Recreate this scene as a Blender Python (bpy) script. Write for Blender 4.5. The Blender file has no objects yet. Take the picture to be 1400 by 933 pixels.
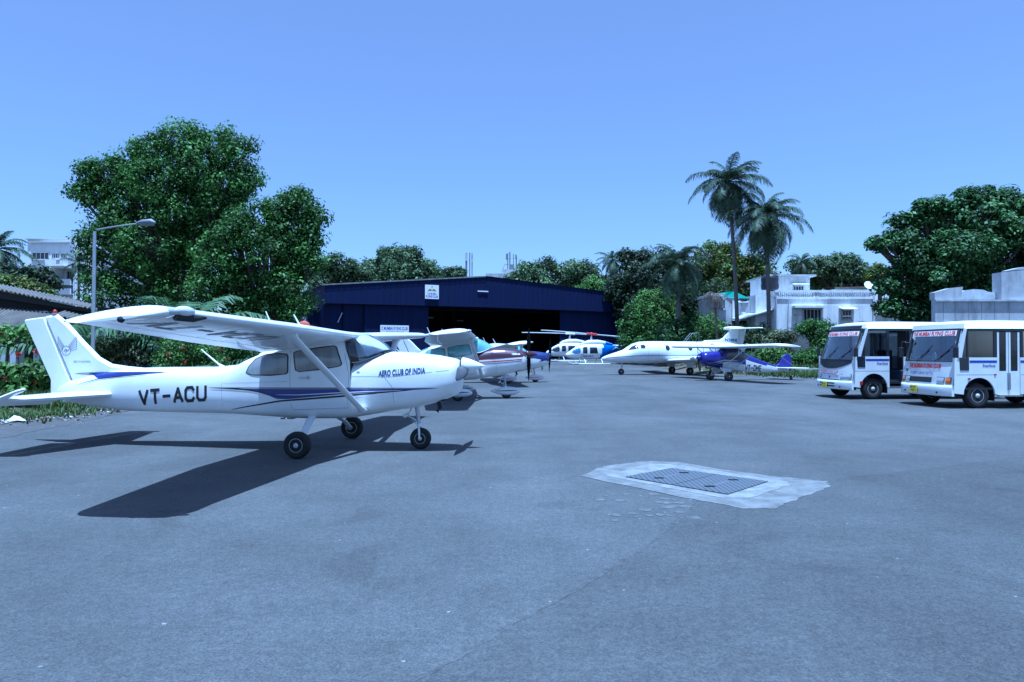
import bpy, math, random
import numpy as np
from mathutils import Vector, Matrix
from mathutils.bvhtree import BVHTree
random.seed(7); RNG = np.random.default_rng(11)
R = math.radians
SC = bpy.context.scene
COL = SC.collection
CAM_H, F_PX, HOR = 1.70, 945.0, 479.7
def at(px, py, Y):
    "world point seen at photo pixel px,py when it stands Y metres ahead"
    return Vector(((px-700)/F_PX*Y, Y, CAM_H+(HOR-py)/F_PX*Y))

# ------------------------------------------------------------------ materials
def newmat(name):
    m = bpy.data.materials.new(name); m.use_nodes = True
    nt = m.node_tree; b = nt.nodes['Principled BSDF']
    return m, nt, b
def mat(name, col, rough=.5, metal=0., var=.0, scale=3., bump=0., bscale=40., coat=0., dark=None, stretch=None, spec=.5, obj=True):
    m, nt, b = newmat(name); N = nt.nodes; Lk = nt.links
    b.inputs['Base Color'].default_value = (*col, 1); b.inputs['Roughness'].default_value = rough
    b.inputs['Metallic'].default_value = metal; b.inputs['Coat Weight'].default_value = coat
    b.inputs['Specular IOR Level'].default_value = spec
    if var or bump:
        tc = N.new('ShaderNodeTexCoord'); mp = N.new('ShaderNodeMapping'); Lk.new(tc.outputs['Object'], mp.inputs[0])
        if stretch: mp.inputs['Scale'].default_value = stretch
    if var:
        n = N.new('ShaderNodeTexNoise'); n.inputs['Scale'].default_value = scale; n.inputs['Detail'].default_value = 8; n.inputs['Roughness'].default_value = .65
        Lk.new(mp.outputs[0], n.inputs['Vector'])
        r = N.new('ShaderNodeValToRGB'); r.color_ramp.elements[0].position = .3; r.color_ramp.elements[1].position = .7
        d = dark if dark else tuple(c*(1-var) for c in col)
        r.color_ramp.elements[0].color = (*d, 1); r.color_ramp.elements[1].color = (*[min(1, c*(1+var*.4)) for c in col], 1)
        Lk.new(n.outputs['Fac'], r.inputs[0]); Lk.new(r.outputs[0], b.inputs['Base Color'])
    if bump:
        n2 = N.new('ShaderNodeTexNoise'); n2.inputs['Scale'].default_value = bscale; n2.inputs['Detail'].default_value = 4
        Lk.new(mp.outputs[0], n2.inputs['Vector'])
        bp = N.new('ShaderNodeBump'); bp.inputs['Strength'].default_value = bump; bp.inputs['Distance'].default_value = .02
        Lk.new(n2.outputs['Fac'], bp.inputs['Height']); Lk.new(bp.outputs[0], b.inputs['Normal'])
    return m
def glassmat(name, tint, opacity, rough=.03):
    "tinted pane: part see-through, part reflecting body"
    m = bpy.data.materials.new(name); m.use_nodes = True; nt = m.node_tree; N = nt.nodes; N.clear()
    o = N.new('ShaderNodeOutputMaterial'); mx = N.new('ShaderNodeMixShader'); t = N.new('ShaderNodeBsdfTransparent'); p = N.new('ShaderNodeBsdfGlossy')
    t.inputs[0].default_value = (*tint, 1); p.inputs['Color'].default_value = (.95, .97, 1, 1)
    p.inputs['Roughness'].default_value = rough
    fr = N.new('ShaderNodeFresnel'); fr.inputs[0].default_value = 1.5
    ad = N.new('ShaderNodeMath'); ad.operation = 'ADD'; ad.use_clamp = True; ad.inputs[1].default_value = opacity
    nt.links.new(fr.outputs[0], ad.inputs[0]); nt.links.new(ad.outputs[0], mx.inputs[0])
    nt.links.new(t.outputs[0], mx.inputs[1]); nt.links.new(p.outputs[0], mx.inputs[2]); nt.links.new(mx.outputs[0], o.inputs[0])
    return m
def leafmat(name, cols, trans=.25, rough=.45):
    m, nt, b = newmat(name); N = nt.nodes; Lk = nt.links
    g = N.new('ShaderNodeNewGeometry'); r = N.new('ShaderNodeValToRGB')
    els = r.color_ramp.elements
    while len(els) < len(cols): els.new(.5)
    for i, c in enumerate(cols): els[i].position = i/(len(cols)-1); els[i].color = (*c, 1)
    Lk.new(g.outputs['Random Per Island'], r.inputs[0]); Lk.new(r.outputs[0], b.inputs['Base Color'])
    b.inputs['Roughness'].default_value = max(rough, .5); b.inputs['Specular IOR Level'].default_value = .22
    t = N.new('ShaderNodeBsdfTranslucent'); Lk.new(r.outputs[0], t.inputs[0]); mx = N.new('ShaderNodeMixShader'); mx.inputs[0].default_value = trans
    o = N['Material Output']; Lk.new(b.outputs[0], mx.inputs[1]); Lk.new(t.outputs[0], mx.inputs[2]); Lk.new(mx.outputs[0], o.inputs[0])
    return m
def wallmat(name, col, stain=.45, scale=1.0, streak=.35):
    "weathered render: broad blotches plus rain streaks"
    m, nt, b = newmat(name); N = nt.nodes; Lk = nt.links
    tc = N.new('ShaderNodeTexCoord')
    def noise(sc, vec, det=6):
        mp = N.new('ShaderNodeMapping'); mp.inputs['Scale'].default_value = vec; Lk.new(tc.outputs['Object'], mp.inputs[0])
        n = N.new('ShaderNodeTexNoise'); n.inputs['Scale'].default_value = sc; n.inputs['Detail'].default_value = det; n.inputs['Roughness'].default_value = .7
        Lk.new(mp.outputs[0], n.inputs['Vector']); return n
    a = noise(scale, (1, 1, 1)); s = noise(2.2*scale, (1, 1, .12))
    ra = N.new('ShaderNodeMapRange'); ra.inputs[1].default_value = .42; ra.inputs[2].default_value = .72; ra.inputs[4].default_value = stain; Lk.new(a.outputs['Fac'], ra.inputs[0])
    rs = N.new('ShaderNodeMapRange'); rs.inputs[1].default_value = .48; rs.inputs[2].default_value = .75; rs.inputs[4].default_value = streak; Lk.new(s.outputs['Fac'], rs.inputs[0])
    ad = N.new('ShaderNodeMath'); ad.use_clamp = True; Lk.new(ra.outputs[0], ad.inputs[0]); Lk.new(rs.outputs[0], ad.inputs[1])
    mx = N.new('ShaderNodeMix'); mx.data_type = 'RGBA'; mx.inputs[6].default_value = (*col, 1); mx.inputs[7].default_value = (*[c*.22 for c in col], 1)
    Lk.new(ad.outputs[0], mx.inputs[0]); Lk.new(mx.outputs[2], b.inputs['Base Color']); b.inputs['Roughness'].default_value = .85
    return m

M = {}
M['paint'] = mat('aircraft_white_paint', (.76, .77, .78), .30, var=.10, scale=1.8, coat=.25)
M['paint2'] = mat('old_white_paint', (.70, .71, .71), .35, var=.14, scale=2.0, coat=.15)
M['black'] = mat('black_lettering', (.012, .012, .014), .4)
M['grey_mark'] = mat('grey_marking', (.16, .17, .2), .5)
M['grey_letter'] = mat('faded_lettering', (.30, .31, .35), .5)
M['blue'] = mat('blue_stripe', (.020, .026, .18), .3, coat=.3)
M['navyl'] = mat('navy_lettering', (.02, .04, .16), .4)
M['maroon'] = mat('maroon_paint', (.055, .016, .028), .3, coat=.3, var=.2)
M['red'] = mat('red_paint', (.45, .03, .03), .4)
M['redpl'] = mat('orange_red_plastic', (.30, .02, .015), .35)
M['cubblue'] = mat('violet_blue_paint', (.026, .020, .21), .3, coat=.2, var=.2)
M['rubber'] = mat('tyre_rubber', (.012, .012, .013), .8, var=.4, scale=12)
M['seal'] = mat('window_seal', (.02, .02, .022), .6)
M['alu'] = mat('brushed_metal', (.45, .46, .48), .4, metal=.8, var=.15)
M['steel'] = mat('dull_steel', (.22, .23, .25), .5, metal=.5, var=.2)
M['bladegrey'] = mat('propeller_grey', (.06, .06, .066), .3, metal=.3); M['bladeblack'] = mat('propeller_black', (.006, .006, .007), .9, spec=.1); M['sideglass'] = glassmat('dark_side_glass', (.30, .34, .40), .02)
M['rim'] = mat('rim_paint', (.5, .5, .5), .4, var=.3, scale=9)
M['dark'] = mat('dark_interior', (.012, .012, .015), .8)
M['gap'] = mat('panel_gap', (.22, .23, .26), .7)
M['foil'] = mat('silver_sunshade', (.66, .67, .68), .35, metal=.1, bump=.5, bscale=5, var=.25, scale=4)
M['curtain'] = mat('curtained_window', (.23, .24, .25), .1, coat=.8, var=.35, scale=5, stretch=(1, .2, .15))
M['teal'] = mat('teal_skylit_pane', (.22, .42, .46), .08, coat=.6, var=.35, scale=3)  # opaque teal; sky seen through the tinted glass is put into the colour
M['screen'] = glassmat('windscreen_glass', (.86, .90, .93), .02)
M['busglass'] = glassmat('bus_glass', (.50, .55, .62), .13)
M['gglass'] = mat('dark_pane', (.02, .025, .035), .06, coat=.5)
M['buswhite'] = mat('bus_white_paint', (.72, .73, .74), .40, var=.18, scale=1.2, coat=.15)
M['busdark'] = mat('bus_black_trim', (.018, .018, .022), .35)
M['seatc'] = mat('seat_fabric', (.045, .06, .10), .9, var=.3)
M['lampg'] = mat('headlamp_lens', (.42, .45, .48), .1, coat=1.)
M['amber'] = mat('amber_lens', (.6, .16, .01), .2, coat=.5)
M['yplate'] = mat('yellow_plate', (.62, .55, .02), .5)
M['redtxt'] = mat('red_lettering', (.50, .02, .03), .5)
M['bluetxt'] = mat('blue_lettering', (.03, .045, .30), .5)
M['banner'] = mat('white_banner', (.75, .75, .76), .6)
M['frame'] = mat('grey_frame', (.18, .18, .19), .6)

# ------------------------------------------------------------------ mesh builder
class MB:
    def __init__(s): s.v, s.f, s.m, s.s = [], [], [], []
    def add(s, vs, fs, mi=0, sm=False):
        o = len(s.v); s.v += [tuple(v) for v in vs]
        for f in fs: s.f.append(tuple(i+o for i in f)); s.m.append(mi); s.s.append(sm)
        return s
    def box(s, x0, x1, y0, y1, z0, z1, mi=0):
        v = [(x, y, z) for z in (z0, z1) for y in (y0, y1) for x in (x0, x1)]
        return s.add(v, [(0, 2, 3, 1), (4, 5, 7, 6), (0, 1, 5, 4), (2, 6, 7, 3), (0, 4, 6, 2), (1, 3, 7, 5)], mi)
    def bbox(s, x0, x1, y0, y1, z0, z1, b=.02, mi=0):
        "box with chamfered vertical and top edges"
        def ring(i, z): return [(x0+i, y0+b, z), (x0+b, y0+i, z), (x1-b, y0+i, z), (x1-i, y0+b, z), (x1-i, y1-b, z), (x1-b, y1-i, z), (x0+b, y1-i, z), (x0+i, y1-b, z)]
        r = [ring(0, z0), ring(0, z1-b), [(x0+b, y0+b, z1), (x0+b, y0+b, z1), (x1-b, y0+b, z1), (x1-b, y0+b, z1), (x1-b, y1-b, z1), (x1-b, y1-b, z1), (x0+b, y1-b, z1), (x0+b, y1-b, z1)]]
        return s.loft(r, mi, sm=False)
    def loft(s, rings, mi=0, sm=True, c0=True, c1=True, closed=True, skip=None):
        n = len(rings[0]); vs = [p for r in rings for p in r]; fs = []
        for i in range(len(rings)-1):
            for j in range(n if closed else n-1):
                k = (j+1) % n
                if skip and skip(i, j): continue
                fs.append((i*n+j, i*n+k, (i+1)*n+k, (i+1)*n+j))
        s.add(vs, fs, mi, sm)
        if closed and c0: s.add(list(rings[0]), [tuple(range(n))[::-1]], mi)
        if closed and c1: s.add(list(rings[-1]), [tuple(range(n))], mi)
        return s
    def tube(s, pts, rad, n=8, mi=0, flat=1., up=None, sm=True):
        "swept tube through pts; rad one number or one per point; flat squashes across 'up'"
        pts = [Vector(p) for p in pts]
        if not hasattr(rad, '__len__'): rad = [rad]*len(pts)
        rings = []; ref = Vector(up) if up else None
        for i, p in enumerate(pts):
            d = (pts[min(i+1, len(pts)-1)]-pts[max(i-1, 0)]).normalized()
            u = ref if ref else (Vector((0, 0, 1)) if abs(d.z) < .9 else Vector((1, 0, 0)))
            a = d.cross(u).normalized(); b = a.cross(d).normalized()
            rings.append([p+a*math.cos(2*math.pi*k/n)*rad[i]*flat+b*math.sin(2*math.pi*k/n)*rad[i] for k in range(n)])
        return s.loft(rings, mi, sm)
    def lathe(s, prof, c=(0, 0, 0), axis='z', n=24, mi=0, sm=True):
        "prof = [(along, radius)...]"
        rings = []
        for a, r in prof:
            ring = []
            for k in range(n):
                t = 2*math.pi*k/n; u, w = math.cos(t)*r, math.sin(t)*r
                p = {'x': (a, u, w), 'y': (w, a, u), 'z': (u, w, a)}[axis]
                ring.append((c[0]+p[0], c[1]+p[1], c[2]+p[2]))
            rings.append(ring)
        return s.loft(rings, mi, sm)
    def plate(s, poly, t, b, plane='xz', c=0., mi=0):
        "flat thing with an outline, lens-like edges; plane names the outline's axes"
        P = [Vector((x, y)) for x, y in poly]; n = len(P); cen = sum(P, Vector((0, 0)))/n
        area = sum(P[i].x*P[(i+1) % n].y-P[(i+1) % n].x*P[i].y for i in range(n)); sg = 1 if area > 0 else -1
        inn = []
        for i in range(n):
            e1 = (P[i]-P[i-1]).normalized(); e2 = (P[(i+1) % n]-P[i]).normalized()
            nn = Vector((-(e1.y+e2.y), e1.x+e2.x)); nn = nn.normalized() if nn.length > 1e-6 else Vector((-e1.y, e1.x))
            inn.append(P[i]+nn*sg*b)
        def q(p, h): return {'xz': (p.x, c+h, p.y), 'xy': (p.x, p.y, c+h), 'yz': (c+h, p.x, p.y)}[plane]
        vs = [q(p, 0) for p in P]+[q(p, t/2) for p in inn]+[q(p, -t/2) for p in inn]
        fs = [tuple(range(n, 2*n)), tuple(range(2*n, 3*n))[::-1]]
        for i in range(n):
            k = (i+1) % n; fs += [(i, k, n+k, n+i), (k, i, 2*n+i, 2*n+k)]
        return s.add(vs, fs, mi)
    def prism(s, poly, z0, z1, fn=lambda x, y, z: (x, y, z), mi=0):
        n = len(poly); vs = [fn(x, y, z0) for x, y in poly]+[fn(x, y, z1) for x, y in poly]
        fs = [tuple(range(n))[::-1], tuple(range(n, 2*n))]+[(i, (i+1) % n, n+(i+1) % n, n+i) for i in range(n)]
        return s.add(vs, fs, mi)
    def ball(s, c, r, n=10, mi=0, sq=(1, 1, 1)):
        rings = []
        for i in range(n//2+1):
            a = -math.pi/2+math.pi*i/(n//2); rr = max(math.cos(a), .01)
            rings.append([(c[0]+sq[0]*r*rr*math.cos(2*math.pi*k/n), c[1]+sq[1]*r*rr*math.sin(2*math.pi*k/n), c[2]+sq[2]*r*math.sin(a)) for k in range(n)])
        return s.loft(rings, mi)
    def bvh(s): return BVHTree.FromPolygons([Vector(v) for v in s.v], s.f)
    def build(s, name, mats, parent=None, loc=None, rot=None):
        if not isinstance(mats, (list, tuple)): mats = [mats]
        me = bpy.data.meshes.new(name); me.from_pydata(s.v, [], s.f)
        for m_ in mats: me.materials.append(M[m_] if isinstance(m_, str) else m_)
        me.polygons.foreach_set('material_index', s.m); me.polygons.foreach_set('use_smooth', s.s)
        me.update(); o = bpy.data.objects.new(name, me); COL.objects.link(o)
        if parent: o.parent = parent
        if loc is not None: o.location = loc
        if rot is not None: o.rotation_euler = rot
        return o
def tag(o, label=None, cat=None, group=None, kind=None):
    if label: o['label'] = label
    if cat: o['category'] = cat
    if group: o['group'] = group
    if kind: o['kind'] = kind
    return o
def thing(name, label, cat, loc=(0, 0, 0), rz=0., group=None, kind=None):
    o = bpy.data.objects.new(name, None); o.empty_display_size = .3; COL.objects.link(o)
    o.location = loc; o.rotation_euler = (0, 0, rz); return tag(o, label, cat, group, kind)
def npmesh(name, V, Fq, mats, parent=None, mi=None, smooth=False):
    "fast mesh from numpy verts and equal-length faces"
    me = bpy.data.meshes.new(name); nf, k = Fq.shape
    me.vertices.add(len(V)); me.vertices.foreach_set('co', V.astype(np.float32).ravel())
    me.loops.add(nf*k); me.loops.foreach_set('vertex_index', Fq.astype(np.int32).ravel())
    me.polygons.add(nf); me.polygons.foreach_set('loop_start', np.arange(0, nf*k, k, dtype=np.int32))
    try: me.polygons.foreach_set('loop_total', np.full(nf, k, np.int32))
    except Exception: pass
    for m_ in (mats if isinstance(mats, (list, tuple)) else [mats]): me.materials.append(M[m_] if isinstance(m_, str) else m_)
    if mi is not None: me.polygons.foreach_set('material_index', mi.astype(np.int32))
    if smooth: me.polygons.foreach_set('use_smooth', np.ones(nf, bool))
    me.update(calc_edges=True); o = bpy.data.objects.new(name, me); COL.objects.link(o)
    if parent: o.parent = parent
    return o

# ------------------------------------------------------------------ lettering
_tc = {}
def glyphs(text, bold=.015):
    k = (text, bold)
    if k not in _tc:
        cu = bpy.data.curves.new('t', 'FONT'); cu.body = text; cu.offset = bold; cu.resolution_u = 3
        o = bpy.data.objects.new('t', cu); COL.objects.link(o); dg = bpy.context.evaluated_depsgraph_get(); dg.update()
        me = o.evaluated_get(dg).to_mesh(); vs = [(v.co.x, v.co.y) for v in me.vertices]; fs = [tuple(p.vertices) for p in me.polygons]
        o.evaluated_get(dg).to_mesh_clear(); bpy.data.objects.remove(o); bpy.data.curves.remove(cu)
        x0 = min(v[0] for v in vs); x1 = max(v[0] for v in vs); y0 = min(v[1] for v in vs); y1 = max(v[1] for v in vs)
        _tc[k] = ([((x-x0)/(x1-x0), (y-y0)/(y1-y0)) for x, y in vs], fs)
    return _tc[k]
def write(mb, text, fn, mi, bold=.015):
    "fn maps (0..1, 0..1) of the text box to 3-D"
    vs, fs = glyphs(text, bold); mb.add([fn(u, v) for u, v in vs], fs, mi)
STK = {'V': [[(0, 1), (.5, 0), (1, 1)]], 'T': [[(0, 1), (1, 1)], [(.5, 1), (.5, 0)]], '-': [[(.1, .48), (.9, .48)]],
 'A': [[(0, 0), (.5, 1), (1, 0)], [(.2, .3), (.8, .3)]], 'C': [[(1, .8), (.8, 1), (.2, 1), (0, .8), (0, .2), (.2, 0), (.8, 0), (1, .2)]],
 'U': [[(0, 1), (0, .2), (.2, 0), (.8, 0), (1, .2), (1, 1)]], 'D': [[(0, 0), (0, 1), (.75, 1), (1, .8), (1, .2), (.75, 0), (0, 0)]],
 'M': [[(0, 0), (0, 1), (.5, .4), (1, 1), (1, 0)]], 'E': [[(1, 1), (0, 1), (0, 0), (1, 0)], [(0, .5), (.8, .5)]],
 'N': [[(0, 0), (0, 1), (1, 0), (1, 1)]], '2': [[(0, .8), (.2, 1), (.8, 1), (1, .8), (1, .6), (0, 0), (1, 0)]],
 '4': [[(.75, 0), (.75, 1), (0, .3), (1, .3)]], 'J': [[(1, 1), (1, .2), (.8, 0), (.2, 0), (0, .2)]]}
def strokes(mb, text, fn, mi, w=.16, gap=.45, hw=.62):
    "block letters; box is 1 high, each letter hw wide; fn maps box units (x, y) scaled to (0..1, 0..1)"
    tot = len(text)*hw+(len(text)-1)*gap*hw; x = 0; e = 0
    for ch in text:
        for pl in STK[ch]:
            for a, b in zip(pl[:-1], pl[1:]):
                A = Vector((x+a[0]*hw, w/2+a[1]*(1-w))); B = Vector((x+b[0]*hw, w/2+b[1]*(1-w))); d = (B-A).normalized(); nn = Vector((-d.y, d.x))*w/2
                A = A-d*w*.3; B = B+d*w*.3; vs = []; e += 1
                for i in range(5):
                    p = A.lerp(B, i/4)
                    for s_ in (1, -1):
                        q = p+nn*s_; vs.append(fn(q.x/tot, q.y, (e % 5)*.0006))
                mb.add(vs, [(2*i, 2*i+1, 2*i+3, 2*i+2) for i in range(4)], mi)
        x += hw*(1+gap)
class Side:
    "projects side-view points (x, z) onto a hull from the given side"
    def __init__(s, mb, side=-1): s.b = mb.bvh(); s.side = side
    def __call__(s, x, z, off=.006):
        h = s.b.ray_cast(Vector((x, s.side*5, z)), Vector((0, -s.side, 0)))
        y = h[0].y if h[0] else s.side*.05
        return (x, y+s.side*off, z)
def lerp_poly(P, x):
    for a, b in zip(P[:-1], P[1:]):
        if (a[0]-x)*(b[0]-x) <= 0 and a[0] != b[0]: return a[1]+(b[1]-a[1])*(x-a[0])/(b[0]-a[0])
    return P[0][1] if abs(x-P[0][0]) < abs(x-P[-1][0]) else P[-1][1]
def stripe(mb, S, up, lo, mi, n=30, off=.005, rows=3):
    x0 = max(min(p[0] for p in up), min(p[0] for p in lo)); x1 = min(max(p[0] for p in up), max(p[0] for p in lo)); vs = []
    for i in range(n+1):
        x = x0+(x1-x0)*i/n; a, b = lerp_poly(up, x), lerp_poly(lo, x)
        for j in range(rows+1): vs.append(S(x, b+(a-b)*j/rows, off))
    r = rows+1; mb.add(vs, [(i*r+j, i*r+j+1, (i+1)*r+j+1, (i+1)*r+j) for i in range(n) for j in range(rows)], mi)
def band(mb, S, line, w, mi, off=.007, taper=True, n=30):
    up, lo = [], []
    L0 = len(line)-1
    xs = [line[0][0]+(line[-1][0]-line[0][0])*i/n for i in range(n+1)]
    for i, x in enumerate(xs):
        k = math.sin(math.pi*min(max(i/n, .0), 1))**.5 if taper else 1
        z = lerp_poly(line, x); up.append((x, z+w*k/2)); lo.append((x, z-w*k/2))
    stripe(mb, S, up, lo, mi, n, off, 1)
def panel(mb, S, poly, mi, off=.008, rim=0, rmi=0):
    "window panel following the hull; optional seal round it"
    P = [Vector(p) for p in poly]; c = sum(P, Vector((0, 0)))/len(P); Q = []
    for a, b in zip(P, P[1:]+P[:1]):
        for i in range(4): Q.append(a.lerp(b, i/4))
    rings = [Q, [c.lerp(q, .66) for q in Q], [c.lerp(q, .33) for q in Q]]; n = len(Q)
    if rim:
        O = [c+(q-c)*(1+rim/max((q-c).length, .05)) for q in Q]
        mb.add([S(p.x, p.y, off*.6) for p in O]+[S(p.x, p.y, off*.6+.001) for p in Q], [(i, (i+1) % n, n+(i+1) % n, n+i) for i in range(n)], rmi)
    vs = [S(p.x, p.y, off) for r_ in rings for p in r_]+[S(c.x, c.y, off)]
    fs = [(k*n+i, k*n+(i+1) % n, (k+1)*n+(i+1) % n, (k+1)*n+i) for k in range(2) for i in range(n)]+[(2*n+i, 2*n+(i+1) % n, 3*n) for i in range(n)]
    mb.add(vs, fs, mi, True)
def sec(X, hw, zb, zt, n=3., k=32, shear=None, yc=0.):
    "rounded-box section of a hull at station X"
    zc, hh = (zb+zt)/2, (zt-zb)/2; ring = []
    for i in range(k):
        a = 2*math.pi*(i+.5)/k; c, s_ = math.cos(a), math.sin(a)
        y = hw*math.copysign(abs(c)**(2/n), c); z = zc+hh*math.copysign(abs(s_)**(2/n), s_)
        ring.append((X+(shear(z) if shear else 0), yc+y, z))
    return ring
def interp(st, x):
    st = sorted(st)
    for a, b in zip(st[:-1], st[1:]):
        if a[0] <= x <= b[0]:
            t = (x-a[0])/(b[0]-a[0]) if b[0] > a[0] else 0; return [a[i]+(b[i]-a[i])*t for i in range(1, len(a))]
    return list(st[0][1:]) if x < st[0][0] else list(st[-1][1:])
def airfoil(t=.12, cam=.02, x0=0., x1=1., n=9):
    def yt(x): return 5*t*(.2969*math.sqrt(x)-.126*x-.3516*x*x+.2843*x**3-.1036*x**4)
    def yc(x): return cam*(1-((x-.4)/.6)**2) if x > .4 else cam*(1-((.4-x)/.4)**2)
    xs = [x0+(x1-x0)*(1-math.cos(math.pi*i/n))/2 for i in range(n+1)]
    return [(x, yc(x)+yt(x)) for x in xs[::-1]]+[(x, yc(x)-yt(x)) for x in xs[1 if x0 == 0 else 0:]]
def wing(mb, st, x0=0., x1=1., t=.12, mi=0):
    "st = (Y, XLE, zLE, chord, zTE)"
    A = airfoil(t, .02, x0, x1); rings = []
    for Y, XL, zL, ch, zT in st:
        rings.append([(XL-x*ch, Y, zL+(zT-zL)*x+z*ch*(1 if len(st[0]) else 1)) for x, z in A])
    mb.loft(rings, mi)
def wheel(parent, c, r, w, hubmat='rim', name='wheel'):
    "tyre with tread shoulders, rim as its sub-part; axle along y"
    p = bpy.data.objects.new(name, None); COL.objects.link(p); p.parent = parent; p.location = c
    t = MB(); t.lathe([(-w*.42, r*.52), (-w*.5, r*.7), (-w*.5, r*.86), (-w*.34, r*.97), (0, r), (w*.34, r*.97), (w*.5, r*.86), (w*.5, r*.7), (w*.42, r*.52)], axis='y', n=32)
    t.build('tyre', 'rubber', p)
    h = MB(); h.lathe([(-w*.40, r*.53), (-w*.44, r*.5), (-w*.36, r*.42), (-w*.36, r*.2), (-w*.5, r*.16), (-w*.5, .001)], axis='y', n=24)
    h.lathe([(w*.40, r*.53), (w*.44, r*.5), (w*.36, r*.42), (w*.36, r*.2), (w*.5, r*.16), (w*.5, .001)], axis='y', n=24)
    for k in range(5):
        a = 2*math.pi*k/5
        for s_ in (-1, 1): h.lathe([(s_*w*.365, r*.06), (s_*w*.37, .001)], (math.cos(a)*r*.31, 0, math.sin(a)*r*.31), 'y', 8, 1)
    h.build('rim', [hubmat, 'dark'], p)
    return p
def repaint(mb, n0, fn):
    "give faces from n0 on another material by where their centre lies"
    for i in range(n0, len(mb.f)):
        c = [sum(mb.v[k][a] for k in mb.f[i])/len(mb.f[i]) for a in range(3)]
        r = fn(*c)
        if r is not None: mb.m[i] = r
M['redcloth'] = mat('orange_red_cover', (.42, .08, .05), .7, var=.3)
# ------------------------------------------------------------------ high-wing single-engined aircraft
def cessna(name, label, loc, yaw, st):
    "local frame: +X nose, +Y left, origin on the ground between the main wheels"
    lift = st.get('lift', 0.); pm = st.get('paint', 'paint')
    root = thing(name, label, 'aeroplane', loc, yaw, 'light aircraft parked in a row')
    Z = lambda z: z+lift
    # hull
    A = [(2.39, .10, 1.22, 1.36, 2.2), (2.385, .22, 1.08, 1.47, 2.4), (2.36, .33, .99, 1.53, 2.6), (2.28, .40, .93, 1.565, 2.8), (2.0, .46, .82, 1.62, 2.9), (1.6, .50, .72, 1.665, 3.), (1.2, .525, .665, 1.685, 3.), (.9, .54, .61, 1.61, 3.2), (.6, .545, .56, 1.52, 3.6)]
    B = [(.60, .545, .555, 2.0, 4.2), (.2, .55, .53, 2.02, 4.4), (-.3, .55, .525, 1.95, 4.4), (-.6, .545, .535, 1.88, 4.2), (-.9, .535, .55, 1.76, 4.0), (-1.1, .52, .56, 1.68, 3.8), (-1.33, .50, .57, 1.585, 3.6), (-1.6, .465, .58, 1.455, 3.2), (-2.0, .42, .585, 1.415, 2.9), (-3.0, .32, .595, 1.405, 2.7), (-3.7, .25, .61, 1.385, 2.6), (-4.4, .16, .67, 1.27, 2.5), (-4.9, .09, .76, 1.15, 2.4), (-5.12, .05, .82, 1.06, 2.2)]
    def fine(S, n):
        xs = [S[0][0]+(S[-1][0]-S[0][0])*i/n for i in range(n+1)]; xs = sorted(set([round(x, 4) for x in xs]+[s_[0] for s_ in S]), reverse=True)
        return [(x, *interp(S, x)) for x in xs]
    shear = lambda X: (lambda z: -max(0, z-1.5-lift)*.36*max(0, min(1, (X+.1)/.7)))
    hull = MB()
    hull.loft([sec(x, hw, Z(zb), Z(zt), n) for x, hw, zb, zt, n in fine(A, 14)], 0)
    hull.loft([sec(x, hw, Z(zb), Z(zt), n, shear=shear(x)) for x, hw, zb, zt, n in fine(B, 30)], 0)
    if st.get('nose'): repaint(hull, 0, lambda x, y, z: st['nose'](x, z-lift))
    # dark end of the cabin behind the screen
    hull.add([(x+.006+shear(.6)(z)*0, y*.97, z) for x, y, z in sec(.60, .53, Z(.6), Z(1.97), 4, shear=shear(.6))], [tuple(range(32))], 1)
    hull.add([(1.10, .30, Z(1.675)), (1.10, -.30, Z(1.675)), (.62, -.46, Z(1.56)), (.62, .46, Z(1.56))], [(0, 1, 2, 3)], 1)
    S = Side(hull, -1); SL = Side(hull, 1)
    W0 = lambda s_, z: s_
    for sd, SS in ((-1, S), (1, SL)):
        SZ = lambda x, z, off=.006, SS=SS: SS(x, Z(z), off)
        # seams: door, cowl, firewall, cabin rear
        def seam(pts, w=.006):
            for a, b in zip(pts[:-1], pts[1:]):
                a = Vector(a); b = Vector(b); nn = Vector((-(b-a).y, (b-a).x)).normalized()*w/2
                k = 6; vs = []
                for i in range(k+1):
                    p = a.lerp(b, i/k); vs += [SZ(p.x+nn.x, p.y+nn.y, .003), SZ(p.x-nn.x, p.y-nn.y, .003)]
                hull.add(vs, [(2*i, 2*i+1, 2*i+3, 2*i+2) for i in range(k)], 2)
        seam([(-.45, 1.70), (-.45, .80), (-.40, .70), (.55, .74), (.575, 1.3), (.50, 1.66)])
        seam([(1.32, 1.08), (1.33, .74)]); seam([(.62, 1.27), (1.28, 1.27), (2.25, 1.375)]); seam([(1.18, 1.26), (1.32, 1.08)])
        seam([(-1.72, 1.38), (-1.72, .62)], .004); seam([(-.5, 1.18), (-1.7, 1.14)], .004)
        st['decal'](hull, SZ, sd)
    hull.build('fuselage', [pm, 'dark', 'gap']+st['mats'], root)
    # side windows, each a part
    for SS in (S, SL):
        SZ = lambda x, z, off=.006, SS=SS: SS(x, Z(z), off)
        g = MB(); panel(g, SZ, [(-1.24, 1.33), (-1.20, 1.43), (-1.09, 1.56), (-.92, 1.62), (-.72, 1.645), (-.53, 1.64), (-.50, 1.60), (-.50, 1.34), (-.54, 1.31), (-.8, 1.295), (-1.15, 1.295)], 0, .010, .022, 1); g.build('rear_side_window', [st['glass'], 'seal'], root)
        g = MB(); panel(g, SZ, [(-.38, 1.66), (-.33, 1.69), (.30, 1.775), (.345, 1.75), (.44, 1.49), (.42, 1.45), (.35, 1.435), (-.27, 1.35), (-.34, 1.38)], 0, .010, .022, 1); g.build('door_window', [st['glass'], 'seal'], root)
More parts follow.
